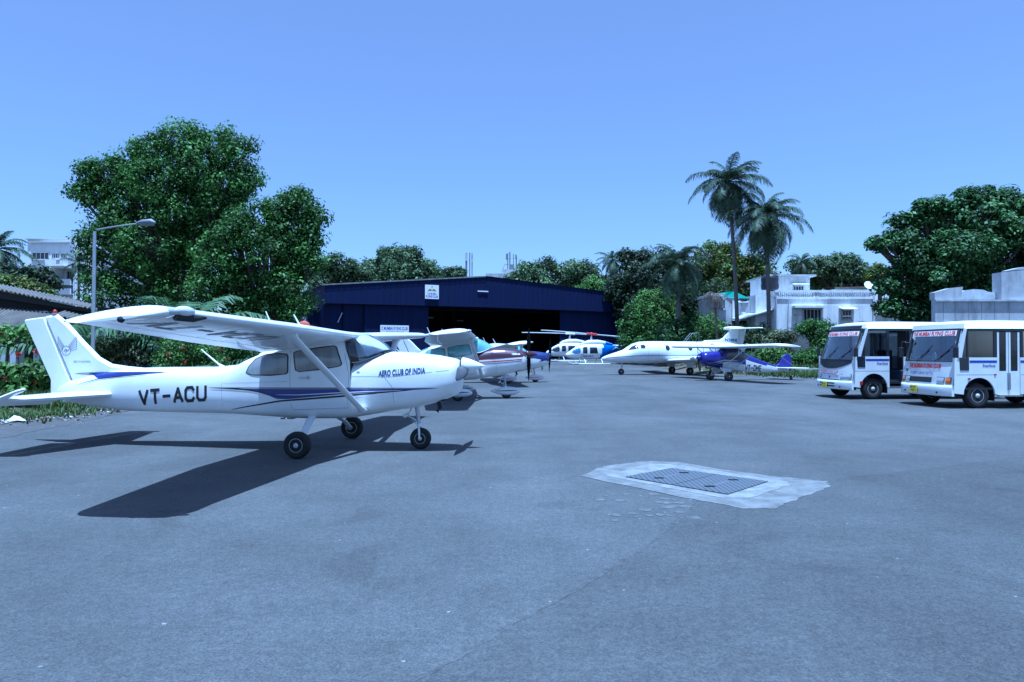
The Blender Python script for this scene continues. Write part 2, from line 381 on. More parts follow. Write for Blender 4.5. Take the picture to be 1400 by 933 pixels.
    hd = MB(); q = S(-.20, Z(1.24), .012); hd.box(q[0]-.09, q[0]+.07, q[1]-.012, q[1]+.012, Z(1.235), Z(1.255)); hd.box(q[0]+.05, q[0]+.09, q[1]-.004, q[1]+.012, Z(1.22), Z(1.28)); hd.build('door_handle', 'alu', root)
    # rear window on the slope behind the wing
    bv = hull.bvh(); rw = MB(); vs = []
    for i in range(7):
        for j in range(9):
            x = -1.08-.42*i/6; hwid = .40-.05*i/6; y = -hwid+2*hwid*j/8
            h = bv.ray_cast(Vector((x, y, 4)), Vector((0, 0, -1))); vs.append((x, y, h[0].z+.008))
    rw.add(vs, [(i*9+j, i*9+j+1, (i+1)*9+j+1, (i+1)*9+j) for i in range(6) for j in range(8)], 0, True); rw.build('rear_window', 'gglass' if st['glass'] == 'curtain' else st['glass'], root)
    # windscreen: ruled from cowl to wing
    base = [(.60, -.545, 1.49), (.74, -.51, 1.50), (.90, -.43, 1.56), (1.06, -.32, 1.635), (1.16, -.16, 1.68), (1.19, 0, 1.69)]
    top = [(.455, -.54, 1.90), (.52, -.50, 1.945), (.60, -.40, 1.97), (.655, -.27, 1.99), (.675, -.13, 2.0), (.68, 0, 2.0)]
    base += [(x, -y, z) for x, y, z in base[:-1][::-1]]; top += [(x, -y, z) for x, y, z in top[:-1][::-1]]
    def screen(off, j0, j1, r0, r1, dz=0):
        vs = []; rr = 6
        for j in range(j0, j1+1):
            b_, t_ = Vector(base[j]), Vector(top[j]); o = Vector((.75, b_.y*1.2, .35)).normalized()
            for i in range(rr+1):
                t = r0+(r1-r0)*i/rr; p = b_.lerp(t_, t)+o*(.045*math.sin(math.pi*t)+off); vs.append((p.x, p.y, Z(p.z)))
        n = rr+1; return vs, [(j*n+i, (j+1)*n+i, (j+1)*n+i+1, j*n+i+1) for j in range(j1-j0) for i in range(rr)]
    g = MB(); v, f = screen(0, 0, 10, 0, 1); g.add(v, f, 0, True)
    if st['glass'] == 'teal': g.build('windscreen', 'teal', root)
    else:
        g.build('windscreen', 'screen', root)
        g = MB(); v, f = screen(-.035, 2, 5, .12, .93); g.add(v, f, 0, True); v, f = screen(-.035, 5, 8, .12, .93); g.add(v, f, 0, True); g.build('sunshade', 'foil', root)
    fr = MB()
    fr.tube([(x, y*1.003, Z(z)+.003) for x, y, z in base], .012, 6); fr.build('windscreen_trim', 'seal' if st['glass'] != 'teal' else pm, root)
    # wings
    for sd in (-1, 1):
        zr, zt, ztip = Z(1.955), Z(st.get('te', 1.67)), Z(2.085+st.get('dih', 0))
        def stn(Y, cf=1.):
            a = abs(Y)
            if a <= 2.6: k = (a-.4)/2.2; return (Y, .66-.02*k, zr+(ztip-zr)*(a-.4)/5.1, 1.63, zt+(ztip-.075-zt)*(a-.4)/5.1)
            k = (a-2.6)/2.9; return (Y, .64-.13*k, zr+(ztip-zr)*(a-.4)/5.1, 1.63-.47*k, zt+(ztip-.075-zt)*(a-.4)/5.1)
        ys = [.0, .5, 1.2, 2.0, 2.6, 3.6, 4.6, 5.3]
        stt = [stn(sd*y) for y in ys]; stt[0] = (0., .66, zr, 1.63, zt)
        w = MB(); wing(w, stt, 0, .7495, .125)
        Y, XL, zL, ch, zT = stn(sd*5.32); tipst = [(Y, XL, zL, ch, zT), (sd*5.42, XL-.04, zL-.005, ch-.09, zT+.0), (sd*5.49, XL-.12, zL-.03, ch-.25, zT-.02), (sd*5.52, XL-.28, zL-.05, ch-.55, zT-.03)]
        tp = MB(); A_ = airfoil(.125, .02); rings = []
        for i, (Y, XL, zL, ch, zT) in enumerate(tipst):
            rings.append([(XL-x*ch, Y, zL+(zT-zL)*x+z*1.16*(1, .85, .55, .2)[i]) for x, z in A_])
        tp.loft(rings)
        S_ = lambda a, b, t0, t1: (lambda m: (wing(m, [stn(sd*y) for y in (a, (a+b)/2, b)], t0, t1, .125), m)[1])(MB())
        wo = w
        # stall strip, light recess, markings belong to the wing
        for sg in ((.8, 2.6), (2.62, 5.2)):
            pass
        bw = w.bvh()
        def under(x, y, off=.004, b_=bw):
            h = b_.ray_cast(Vector((x, y, 0)), Vector((0, 0, 1))); return (x, y, (h[0].z if h[0] else Z(1.9))-off)
        if st.get('underreg') and sd == -1:
            strokes(w, st['underreg'], lambda u, v, e: under(.28-.50*v, -5.05+u*2.6, .004+e), 1, w=.16)
        if sd == -1 or True:
            # rivet lines and spanwise seams under the wing
            for yy in (1.2, 2.0, 2.6, 3.3, 4.0, 4.7):
                vs = []
                for i in range(7):
                    x = .5-.98*i/6; vs += [under(x, sd*yy-.004, .002), under(x, sd*yy+.004, .002)]
                w.add(vs, [(2*i, 2*i+1, 2*i+3, 2*i+2) for i in range(6)], 3)
        wobj = w.build('wing', [pm, 'grey_letter', 'dark', 'gap'], root)
        S_(.50, 2.60, .750, 1.).build('flap', pm, wobj); S_(2.603, 5.315, .750, 1.).build('aileron', pm, wobj)
        to = tp.build('wing_tip', pm, wobj)
        lt = MB(); xl, zl = stn(sd*5.2)[1], stn(sd*5.2)[2]
        lt.ball((xl-.02, sd*5.36, zl+.01), .05, 10, 0, (1.6, .8, .8)); lt.build('navigation_light', 'lampg', wobj)
        if sd == -1 and st.get('underreg'):
            lr = MB(); lr.tube([(xl-.04, -5.30, zl-.045), (xl-.01, -5.02, zl-.045), (xl+.00, -4.80, zl-.03)], [.035, .04, .012], 8, 0, flat=.8); lr.build('landing_light_recess', 'dark', wobj)
            lb = MB(); lb.ball((xl-.03, -5.15, zl+.02), .1, 14, 0, (.6, 1.7, .55)); lb.build('landing_light_cover', 'foil', wobj)
            td = MB(); td.lathe([(0, .035), (-.03, .03), (-.032, .001)], (xl-.46, -5.5, zl-.075), 'y', 10); td.build('tip_light', 'dark', wobj)
        # strut
        s_ = MB(); s_.tube([(.80, sd*.50, Z(.70)), (.78, sd*.62, Z(.765)), (.5, sd*2.5, Z(1.86)), (.49, sd*2.62, Z(1.93))], [.085, .062, .062, .09], 12, 0, flat=.42, up=(1, 0, 0)); s_.build('wing_strut', pm, root)
    an = MB(); an.tube([(-.92, 0, Z(1.75)), (-.98, 0, Z(2.0)), (-1.15, 0, Z(2.40))], [.035, .022, .010], 8); an.build('roof_aerial', pm, root); an = MB(); an.tube([(-.42, 0, Z(1.93)), (-.48, 0, Z(2.08)), (-.63, 0, Z(2.34))], [.035, .022, .010], 8); an.build('roof_aerial', pm, root)
    an = MB(); an.tube([(-1.93, 0, Z(1.40)), (-2.03, 0, Z(1.46)), (-2.36, 0, Z(1.72))], [.035, .016, .010], 8); an.build('aerial', pm, root)
    # tail
    fin = MB(); fin.plate([(-5.40, Z(2.335)), (-5.16, Z(2.375)), (-4.93, Z(2.20)), (-4.61, Z(1.87)), (-4.30, Z(1.58)), (-4.07, Z(1.46)), (-3.75, Z(1.415)), (-3.3, Z(1.38)), (-3.4, Z(1.25)), (-4.815, Z(1.06))], .10, .055)
    FS = lambda x, z, off=.001, sd=-1: (x, sd*(.051+off), Z(z))
    for sd in (-1, 1): st['findecal'](fin, lambda x, z, off=.001, sd=sd: FS(x, z, off, sd), sd)
    fin.build('vertical_fin', [pm, 'black', 'grey_mark']+st['mats'], root)
    rud = MB(); rud.plate([(-5.408, Z(2.325)), (-5.80, Z(2.28)), (-5.82, Z(2.25)), (-5.28, Z(1.16)), (-5.27, Z(.90)), (-4.79, Z(.93)), (-4.825, Z(1.055))], .09, .03)
    rud.build('rudder', pm, root)
    bc = MB(); bc.lathe([(0, .05), (.02, .05)], (-5.22, 0, Z(2.37)), 'z', 12, 1); bc.lathe([(.02, .036), (.06, .034), (.085, .018), (.09, .001)], (-5.22, 0, Z(2.37)), 'z', 12); bc.build('beacon', ['redpl', 'alu'], root)
    if st.get('capdome'): bc = MB(); bc.ball((-5.50, 0, Z(2.43)), .20, 14, 0, (1.15, .5, 1)); bc.build('tail_cover', 'redcloth', root)
    ew = MB(); ew.tube([(-5.78, 0, Z(2.26)), (-6.05, 0, Z(2.20))], .006, 5); ew.build('static_wick', 'steel', root)
    for sd in (-1, 1):
        t = MB(); t.plate([(-3.88, sd*.10), (-4.38, sd*1.60), (-4.72, sd*1.62), (-4.74, sd*.06)], .085, .05, 'xy', Z(.925)); t.build('tailplane', pm, root)
        e = MB()
        def el(x, y): return (x, y, Z(.925-max(0, -4.75-x)*.42))
        e.plate([(-4.75, sd*.10), (-4.73, sd*1.60), (-4.36, sd*1.635), (-4.30, sd*1.70), (-4.40, sd*1.78), (-4.9, sd*1.80), (-5.03, sd*1.74), (-5.22, sd*.18)], .05, .03, 'xy', 0)
        e.v = [(x, y, z+Z(.925)+((x+4.75)*.38)) for x, y, z in e.v]; e.build('elevator', pm, root)
    # undercarriage
    pants = st.get('pants')
    for sd in (-1, 1):
        g = MB(); g.tube([(-.12, sd*.30, Z(.60)), (-.10, sd*.55, Z(.53)), (-.03, sd*.95, .36), (0, sd*1.16, .22)], [.075, .068, .055, .045], 10, 0, flat=.38, up=(1, 0, 0)); g.build('main_gear_leg', pm, root)
        g = MB(); g.lathe([(-.05, .04), (.05, .04)], (0, sd*1.18, .215), 'y', 12); g.box(-.1, .0, sd*1.19-.03, sd*1.19+.03, .19, .25, 0); g.build('brake', 'steel', root)
        wheel(root, (0, sd*1.27, .215), .215, .155)
        if pants:
            p = MB(); pr = [(.50, .01), (.44, .07), (.30, .12), (.1, .14), (-.15, .13), (-.4, .07), (-.56, .01)]
            p.loft([sec(x, r*.95, .27-r*1.05, .27+r*1.15, 2.6, 20, yc=sd*1.27) for x, r in pr]); PS = Side(p, -1); band(p, PS, [(-.40, .28), (.42, .30)], .035, 1, .004, True, 12); p.build('wheel_fairing', [pm, st.get('pantstripe', 'maroon')], root)
    g = MB(); g.tube([(1.60, 0, Z(.72)), (1.645, 0, .42)], [.036, .032], 12, 1); g.tube([(1.645, 0, .44), (1.66, 0, .385)], .05, 12, 0)
    for sd in (-1, 1): g.tube([(1.65, 0, .42), (1.655, sd*.075, .38), (1.668, sd*.085, .19)], [.02, .02, .016], 8, 0)
    g.tube([(1.60, 0, .60), (1.50, 0, .50), (1.625, 0, .42)], .012, 6, 0); g.tube([(1.5, .03, Z(.7)), (1.44, -.05, .58), (1.60, -.03, .5)], .014, 6, 0); g.tube([(1.45, 0, .60), (1.40, -.09, .57)], .03, 6, 0)
    g.build('nose_gear_strut', [pm, 'alu'], root); wheel(root, (1.668, 0, .185), .185, .125)
    if pants:
        p = MB(); pr = [(.50, .01), (.44, .07), (.30, .12), (.1, .14), (-.15, .13), (-.4, .07), (-.56, .01)]
        p.loft([sec(1.66+x, r*.95, .26-r*1.05, .26+r*1.15, 2.6, 20) for x, r in pr]); PS = Side(p, -1); band(p, PS, [(1.26, .27), (2.08, .29)], .035, 1, .004, True, 12); p.build('nose_wheel_fairing', [pm, st.get('pantstripe', 'maroon')], root)
    # propeller, spinner, intakes, exhaust
    zc = Z(1.44); pr = MB()
    for s_ in (0, 1):
        rings = []
        for i in range(11):
            t = i/10; rr = .06+.89*t; chd = (.05+.055*math.sin(math.pi*min(1, t*1.05+.08)))*(1 if t < .93 else .6); tw = R(62-40*t); th = .02*(1-t*.6)
            ring = []
            for k in range(8):
                a = 2*math.pi*k/8; u, w_ = chd*math.cos(a)*.95, th*math.sin(a); X = u*math.sin(tw)*-1+w_*math.cos(tw); V = u*math.cos(tw)+w_*math.sin(tw)
                ring.append((X, V, rr))
            rings.append(ring)
        aa = R(st.get('prop', 100)+180*s_)
        m3 = MB(); m3.loft(rings); pr.add([(2.47+x, y*math.cos(aa)-z*math.sin(aa), zc+y*math.sin(aa)+z*math.cos(aa)) for x, y, z in m3.v], m3.f, 0, True)
    pr.build('propeller', st.get('blade', 'bladegrey'), root)
    L_ = st.get('splen', .36)
    bp_ = MB(); bp_.lathe([(2.385, .17), (2.396, .17), (2.397, .02)], (0, 0, zc), 'x', 24); bp_.build('spinner_backplate', 'dark', root)
    sp = MB(); sp.lathe([(2.40, .142), (2.415, .145), (2.43, .142)]+[(2.43+L_*t, .138*(1-t**1.35)+.004) for t in (.15, .3, .45, .6, .75, .87, .95, 1.)], (0, 0, zc), 'x', 24); sp.build('spinner', st.get('spinner', pm), root)
    for sd in (-1, 1):
        ik = MB(); ik.lathe([(0, .075), (.012, .07), (-.01, .001)], (2.385, sd*.215, Z(1.33)), 'x', 14); ik.v = [(x, y, Z(1.33)+(z-Z(1.33))*.75) for x, y, z in ik.v]; ik.build('cowl_intake', 'dark', root)
    ex = MB(); ex.tube([(2.0, -.12, Z(.86)), (2.04, -.13, Z(.72)), (1.99, -.14, Z(.66))], [.035, .035, .04], 10); ex.lathe([(0, .10), (.02, .11)], (2.03, -.12, Z(.85)), 'z', 12); ex.build('exhaust_pipe', 'dark', root)
    sk = MB(); sk.tube([(-.75, 0, Z(.56)), (-.8, 0, Z(.50)), (-.86, 0, Z(.50))], .015, 6); sk.box(-.7, -.6, -.1, .1, Z(.50), Z(.56)); sk.build('belly_drain', 'steel', root)
    tr = MB(); tr.tube([(-4.6, 0, Z(.70)), (-4.66, 0, Z(.62)), (-4.72, 0, Z(.70))], .014, 6); tr.build('tie_down_ring', 'steel', root)
    return root

def none(*a): pass
# --- first aircraft
def acu_decal(mb, S, sd):
    K, BL, NV, GM = 3, 4, 5, 6
    stripe(mb, S, [(-1.32, 1.052), (0, 1.056), (1.2, 1.064), (2.05, 1.075)], [(-1.32, 1.050), (-1.07, 1.015), (-.85, .965), (-.66, .885), (-.50, .882), (.47, .975), (1.10, 1.012), (2.05, 1.072)], BL, 46, .004, 4)
    band(mb, S, [(-2.0, 1.062), (0, 1.072), (1.3, 1.076), (2.1, 1.08)], .016, K, .006)
    band(mb, S, [(-1.98, 1.060), (-1.5, 1.052), (-1.2, 1.035), (-1.0, 1.0), (-.82, .95), (-.64, .865)], .026, K, .007, True, 24)
    band(mb, S, [(-1.60, .675), (-1.33, .73), (-.63, .85), (.47, .94), (1.10, 1.0), (1.65, 1.045)], .030, K, .007)
    stripe(mb, S, [(-4.50, 1.292), (-4.3, 1.297), (-2.9, 1.322)], [(-4.50, 1.290), (-4.35, 1.25), (-4.23, 1.205), (-3.6, 1.27), (-2.9, 1.318)], BL, 24, .012, 3)
    band(mb, S, [(-4.75, 1.285), (-4.3, 1.305), (-2.8, 1.328)], .012, K, .014); band(mb, S, [(-4.70, 1.07), (-4.45, 1.14), (-4.23, 1.19), (-3.8, 1.24), (-3.2, 1.285)], .016, K, .012)
    band(mb, S, [(-.72, .955), (-.3, .955), (.3, .99), (.9, 1.02), (1.5, 1.04)], .014, 0, .0075)
    x0 = -3.33
    if sd == -1: fn = lambda u, v, e: S(-3.34+1.31*u-.0*v, .725+.10*u+.285*v, .006+e)
    else: fn = lambda u, v, e: S(-2.03-1.31*u, .825-.10*u+.285*v, .006+e)
    strokes(mb, 'VT-ACU', fn, K, w=.19)
    f2 = (lambda u, v: S(1.08+.78*u, 1.27+.055*u+.10*v, .006)) if sd == -1 else (lambda u, v: S(1.86-.78*u, 1.325-.055*u+.10*v, .006))
    write(mb, 'AERO CLUB OF INDIA', f2, NV, .03)
    panel(mb, S, [(.69, 1.345), (.73, 1.36), (.77, 1.345), (.73, 1.33)], GM, .008)
def acu_fin(mb, F, sd):
    K, BL = 1, 4
    # blue flash with black outline across fin root
    stripe(mb, lambda x, z, off=0: F(x, z, .001), [(-4.50, 1.290), (-4.3, 1.297), (-3.4, 1.315)], [(-4.50, 1.288), (-4.35, 1.25), (-4.24, 1.215), (-4.15, 1.22), (-3.4, 1.305)], BL, 20)
    band(mb, lambda x, z, off=0: F(x, z, .0015), [(-4.8, 1.283), (-4.3, 1.305), (-3.45, 1.32)], .010, K)
    band(mb, lambda x, z, off=0: F(x, z, .002), [(-4.75, 1.28), (-4.5, 1.27), (-4.35, 1.235), (-4.25, 1.20)], .013, K)
    band(mb, lambda x, z, off=0: F(x, z, .002), [(-4.72, 1.09), (-4.45, 1.16), (-4.23, 1.20), (-3.8, 1.26), (-3.4, 1.295)], .014, K)
    # emblem: winged wheel with a bird, in grey line work
    cx, cz = -4.945, 1.70
    sg = 1 if sd == -1 else 1
    def ln(pts, w=.010):
        for a, b in zip(pts[:-1], pts[1:]):
            a, b = Vector(a), Vector(b); nn = Vector((-(b-a).y, (b-a).x)).normalized()*w/2
            mb.add([F(*(a+nn), .0015), F(*(a-nn), .0015), F(*(b-nn), .0015), F(*(b+nn), .0015)], [(0, 1, 2, 3)], 2)
    ln([(cx+.085*math.cos(a*math.pi/10), cz+.085*math.sin(a*math.pi/10)) for a in range(21)])
    for i in range(6):
        t = i/5
        ln([(cx-.05-.03*t, cz+.09-.02*i), (cx-.17, cz+.26-.05*i)], .008); ln([(cx+.05+.03*t, cz+.09-.02*i), (cx+.21, cz+.28-.05*i)], .008)
    ln([(cx-.17, cz+.27), (cx-.17, cz)], .006); ln([(cx+.21, cz+.29), (cx+.20, cz+.03)], .006)
    ln([(cx-.05, cz-.02), (cx-.01, cz+.03), (cx+.02, cz-.01), (cx+.06, cz+.03)], .014); ln([(cx, cz+.02), (cx-.01, cz-.06)], .012)
    fn = (lambda u, v: F(-4.80+.34*u, 1.48+.04*v, .0015)) if sd == -1 else (lambda u, v: F(-4.42-.36*u, 1.555+.04*v, .0015))
    write(mb, 'SKYHAWK', fn, 2, .0)
ACU = dict(decal=acu_decal, findecal=acu_fin, mats=['black', 'blue', 'navyl', 'gap'], glass='curtain', underreg='VT-ACU', prop=102)
cessna('high_wing_aeroplane', 'white aeroplane lettered VT-ACU with blue stripe, parked nearest the inspection covers', (-3.239, 12.164, 0), -.11, ACU)
# fin material list is [paint, black, grey, black, blue...] so index 4 = blue
# --- second aircraft: maroon nose
def p2_decal(mb, S, sd):
    stripe(mb, S, [(.62, 1.50), (1.0, 1.60), (1.2, 1.64), (1.6, 1.64), (2.0, 1.60), (2.28, 1.53), (2.36, 1.45)], [(.62, 1.235), (1.5, 1.30), (2.36, 1.36)], 3, 30, .004, 6)
    band(mb, S, [(-4.2, 1.10), (0, 1.12), (1.5, 1.215), (2.37, 1.28)], .032, 4, .005, False, 40)
    band(mb, S, [(-4.2, 1.04), (0, 1.06), (1.5, 1.145), (2.36, 1.22)], .022, 5, .006, False, 40)
    f = (lambda u, v: S(1.85+.30*u, 1.42+.055*v, .009)) if sd == -1 else (lambda u, v: S(2.15-.30*u, 1.42+.055*v, .009))
    write(mb, 'CESSNA', f, 0, .05)
def p2_top(mb, S, sd): pass
P2 = dict(blade='bladeblack', decal=p2_decal, findecal=none, mats=['maroon', 'red', 'navyl'], glass='teal', paint='paint2', lift=.13, dih=.04, pants=True, spinner='maroon', prop=4, splen=.36, nose=lambda x, z: 3 if x > .62 and z > 1.32+.035*(x-.6) else None, capdome=True, te=1.72)
cessna('high_wing_aeroplane', 'aeroplane with maroon nose, red stripes and teal windows, second in the row', (-1.87, 24.62, 0), .03, P2)
def p3_decal(mb, S, sd):
    stripe(mb, S, [(.9, 1.52), (1.2, 1.62), (1.6, 1.64), (2.0, 1.60), (2.28, 1.54), (2.37, 1.46)], [(.9, 1.34), (1.5, 1.30), (2.0, 1.22), (2.38, 1.12)], 3, 30, .004, 7)
    f = (lambda u, v: S(1.78+.22*u, 1.08+.09*v, .006)) if sd == -1 else (lambda u, v: S(2.0-.22*u, 1.08+.09*v, .006))
    write(mb, 'VFT', f, 3, .02)
def p3_fin(mb, F, sd):
    f = (lambda u, v: F(-4.55+.42*u, 1.52+.17*v, .001)) if sd == -1 else (lambda u, v: F(-4.13-.42*u, 1.52+.17*v, .001))
    write(mb, 'JTA', f, 1, .02)
P3 = dict(blade='bladeblack', decal=p3_decal, findecal=p3_fin, mats=['navyblue', 'red', 'navyl'], glass='teal', paint='paint2', pants=True, spinner='navyblue', pantstripe='red', prop=12, splen=.16, nose=lambda x, z: 3 if x > .8 and z > 1.36-.14*(x-.8) else None, te=1.72)
M['navyblue'] = mat('navy_cowl_paint', (.02, .025, .13), .3, coat=.3)
p3 = cessna('high_wing_aeroplane', 'aeroplane with dark blue nose, farthest from the camera of the high-wing three', (-.40, 36.95, 0), .15, P3)
fl = MB(); vs = []
for i in range(9):
    for j in range(3): vs.append((2.56+.03*math.sin(i*1.3), .02+.05*(j-1)+.03*math.sin(i), 1.42-.085*i))
fl.add(vs, [(i*3+j, i*3+j+1, (i+1)*3+j+1, (i+1)*3+j) for i in range(8) for j in range(2)], 0, True)
fo = fl.build('warning_flag', mat('orange_red_cloth', (.45, .12, .08), .8), None, (-1.87, 24.62, 0), (0, 0, .03)); tag(fo, 'orange red warning flag hanging from the propeller of the maroon-nosed aeroplane', 'flag')
def hullfine(st, n):
    xs = [st[0][0]+(st[-1][0]-st[0][0])*i/n for i in range(n+1)]; xs = sorted(set([round(x, 4) for x in xs]+[s_[0] for s_ in st]), reverse=True)
    return [(x, *interp(st, x)) for x in xs]

# ------------------------------------------------------------------ tail-wheel aeroplane
def tailwheeler():
    root = thing('tail_wheel_aeroplane', 'small violet blue and white tail-wheel aeroplane lettered VT-DME', 'aeroplane', (11.80, 39.4, 0), math.atan2(-.30, -.954))
    h = MB(); st = [(1.24, .20, 1.12, 1.42, 2.2), (1.22, .34, .98, 1.54, 2.4), (1.05, .42, .90, 1.62, 2.6), (.6, .43, .82, 1.66, 2.7), (.15, .40, .72, 1.66, 3), (0, .39, .68, 1.66, 3.2)]
    h.loft([sec(*s_, k=28) for s_ in hullfine(st, 10)], 1)
    st2 = [(0, .39, .67, 1.66, 3.4), (-.3, .39, .60, 1.90, 4), (-1.2, .38, .50, 1.86, 4), (-1.5, .36, .48, 1.62, 3.4), (-1.9, .33, .46, 1.45, 3.2), (-2.8, .24, .45, 1.12, 3), (-3.9, .12, .46, .80, 3), (-4.75, .03, .50, .66, 2.6)]
    n0 = len(h.f); h.loft([sec(*s_, k=28) for s_ in hullfine(st2, 34)], 0)
    repaint(h, n0, lambda x, y, z: 1 if z > lerp_poly([(0, 1.15), (-1.4, 1.05), (-3, .86), (-4.8, .62)], x) else None)
    S, SL = Side(h, -1), Side(h, 1)
    for sd, SS in ((-1, S), (1, SL)):
        band(h, SS, [(1.0, .98), (.4, 1.06), (-.1, 1.16), (-1.0, 1.12)], .06, 2, .006); band(h, SS, [(.7, .86), (.2, 1.0), (-.3, 1.06), (-1.2, 1.0)], .05, 2, .006); band(h, SS, [(.3, .74), (0, .9), (-.5, .97), (-1.3, .9)], .035, 2, .006)
        strokes(h, 'VT-DME', (lambda u, v, e, SS=SS: SS(-1.50-1.15*u, .56-.02*u+.36*v-.05*u, .008+e)) if sd == 1 else (lambda u, v, e, SS=SS: SS(-2.65+1.15*u, .52+.05*u+.36*v, .008+e)), 3, w=.17)
    h.build('fuselage', ['paint2', 'cubblue', 'alu', 'black'], root)
    for SS in (S, SL):
        g = MB(); panel(g, SS, [(-.20, 1.22), (-.32, 1.78), (-1.0, 1.78), (-1.0, 1.20)], 0, .012, .03, 1); g.build('door_window', ['gglass', 'cubblue'], root)
        g = MB(); panel(g, SS, [(-1.07, 1.22), (-1.07, 1.76), (-1.22, 1.74), (-1.72, 1.42), (-1.72, 1.28)], 0, .012, .03, 1); g.build('rear_side_window', ['gglass', 'cubblue'], root)
    g = MB(); vs = []
    for j in range(9):
        y = -.37+.74*j/8; c_ = 1-(y/.37)**2
        for i in range(5): t = i/4; vs.append((.08+.10*c_-.34*t+.03*math.sin(math.pi*t), y*(1+.02*t), 1.54+.11*c_*(1-t)+.40*t))
    g.add(vs, [(j*5+i, (j+1)*5+i, (j+1)*5+i+1, j*5+i+1) for j in range(8) for i in range(4)], 0, True); g.build('windscreen', 'screen', root)
    for sd in (-1, 1):
        ys = [0, .4, 2, 4, 4.7]; st_ = [(sd*y, .18, 1.90+.012*y, 1.60, 1.84+.012*y) for y in ys]+[(sd*5.05, .10, 1.95, 1.45, 1.90), (sd*5.25, -.08, 1.94, 1.15, 1.90), (sd*5.34, -.35, 1.93, .7, 1.90)]
        w = MB(); wing(w, st_, 0, 1, .13); wo = w.build('wing', ['paint2', 'gap'], root)
        s_ = MB(); s_.tube([(-.05, sd*.38, .78), (-.1, sd*2.6, 1.97)], .04, 8, flat=.45, up=(1, 0, 0)); s_.tube([(-.85, sd*.38, .76), (-.95, sd*2.6, 1.95)], .035, 8, flat=.45, up=(1, 0, 0)); s_.tube([(-.08, sd*1.7, 1.50), (-.10, sd*1.75, 1.98)], .015, 6); s_.tube([(-.90, sd*1.7, 1.48), (-.92, sd*1.75, 1.95)], .015, 6); s_.build('wing_strut', 'paint2', root)
        t = MB(); t.plate([(-3.85, sd*.06), (-4.15, sd*1.15), (-4.35, sd*1.45), (-4.75, sd*1.55), (-5.0, sd*1.45), (-5.05, sd*.05)], .05, .04, 'xy', .70); t.build('tailplane', 'paint2', root)
        g = MB(); g.tube([(.12, sd*.32, .74), (.0, sd*.80, .26)], .05, 8, flat=.5, up=(1, 0, 0)); g.tube([(-.55, sd*.32, .62), (-.02, sd*.80, .26)], .04, 8); g.plate([(.12, .74), (-.55, .62), (-.02, .30)], .02, .01, 'xz', sd*.5); g.build('main_gear_leg', 'paint2', root)
        wheel(root, (0, sd*.90, .26), .26, .2)
        w2 = MB(); w2.tube([(-4.25, sd*.02, 1.3), (-4.4, sd*1.1, .72)], .006, 4); w2.build('tail_brace_wire', 'steel', root)
    a = MB(); a.ball((-.1, 2.4, 2.03), .09, 10, 0, (1.6, 1.2, .6)); a.build('fuel_cap_fairing', 'frame', root)
    f = MB(); f.plate([(-3.7, .74), (-4.05, .95), (-4.35, 1.38), (-4.5, 1.50), (-4.75, 1.52), (-4.93, 1.38), (-4.98, .62), (-4.85, .50), (-4.6, .6)], .06, .035); f.build('vertical_fin', 'cubblue', root)
    tw = MB(); tw.tube([(-4.35, 0, .50), (-4.75, 0, .30), (-4.88, 0, .20)], [.03, .03, .025], 8); tw.build('tail_spring', 'steel', root); wheel(root, (-4.92, 0, .105), .105, .07)
    p = MB(); aa = R(12)
    for s_ in (0, 1):
        rings = []
        for i in range(8):
            t = i/7; rr = .04+.95*t; ch = .07*math.sin(math.pi*min(1, t+.12))+.02; tw_ = R(55-35*t)
            rings.append([(1.34+(ch*math.cos(2*math.pi*k/6)*math.sin(tw_)+.012*math.sin(2*math.pi*k/6)), (ch*math.cos(2*math.pi*k/6)*math.cos(tw_)), rr) for k in range(6)])
        m3 = MB(); m3.loft(rings); b_ = aa+math.pi*s_
        p.add([(x, y*math.cos(b_)-z*math.sin(b_), 1.30+y*math.sin(b_)+z*math.cos(b_)) for x, y, z in m3.v], m3.f, 0, True)
    p.build('propeller', 'dark', root); sp = MB(); sp.lathe([(1.25, .13), (1.36, .12), (1.46, .07), (1.50, .001)], (0, 0, 1.30), 'x', 16); sp.build('spinner', 'cubblue', root)
    e = MB(); e.tube([(.85, -.1, .9), (.75, -.12, .74), (.65, -.12, .70)], .04, 8); e.build('exhaust_pipe', 'dark', root)
tailwheeler()

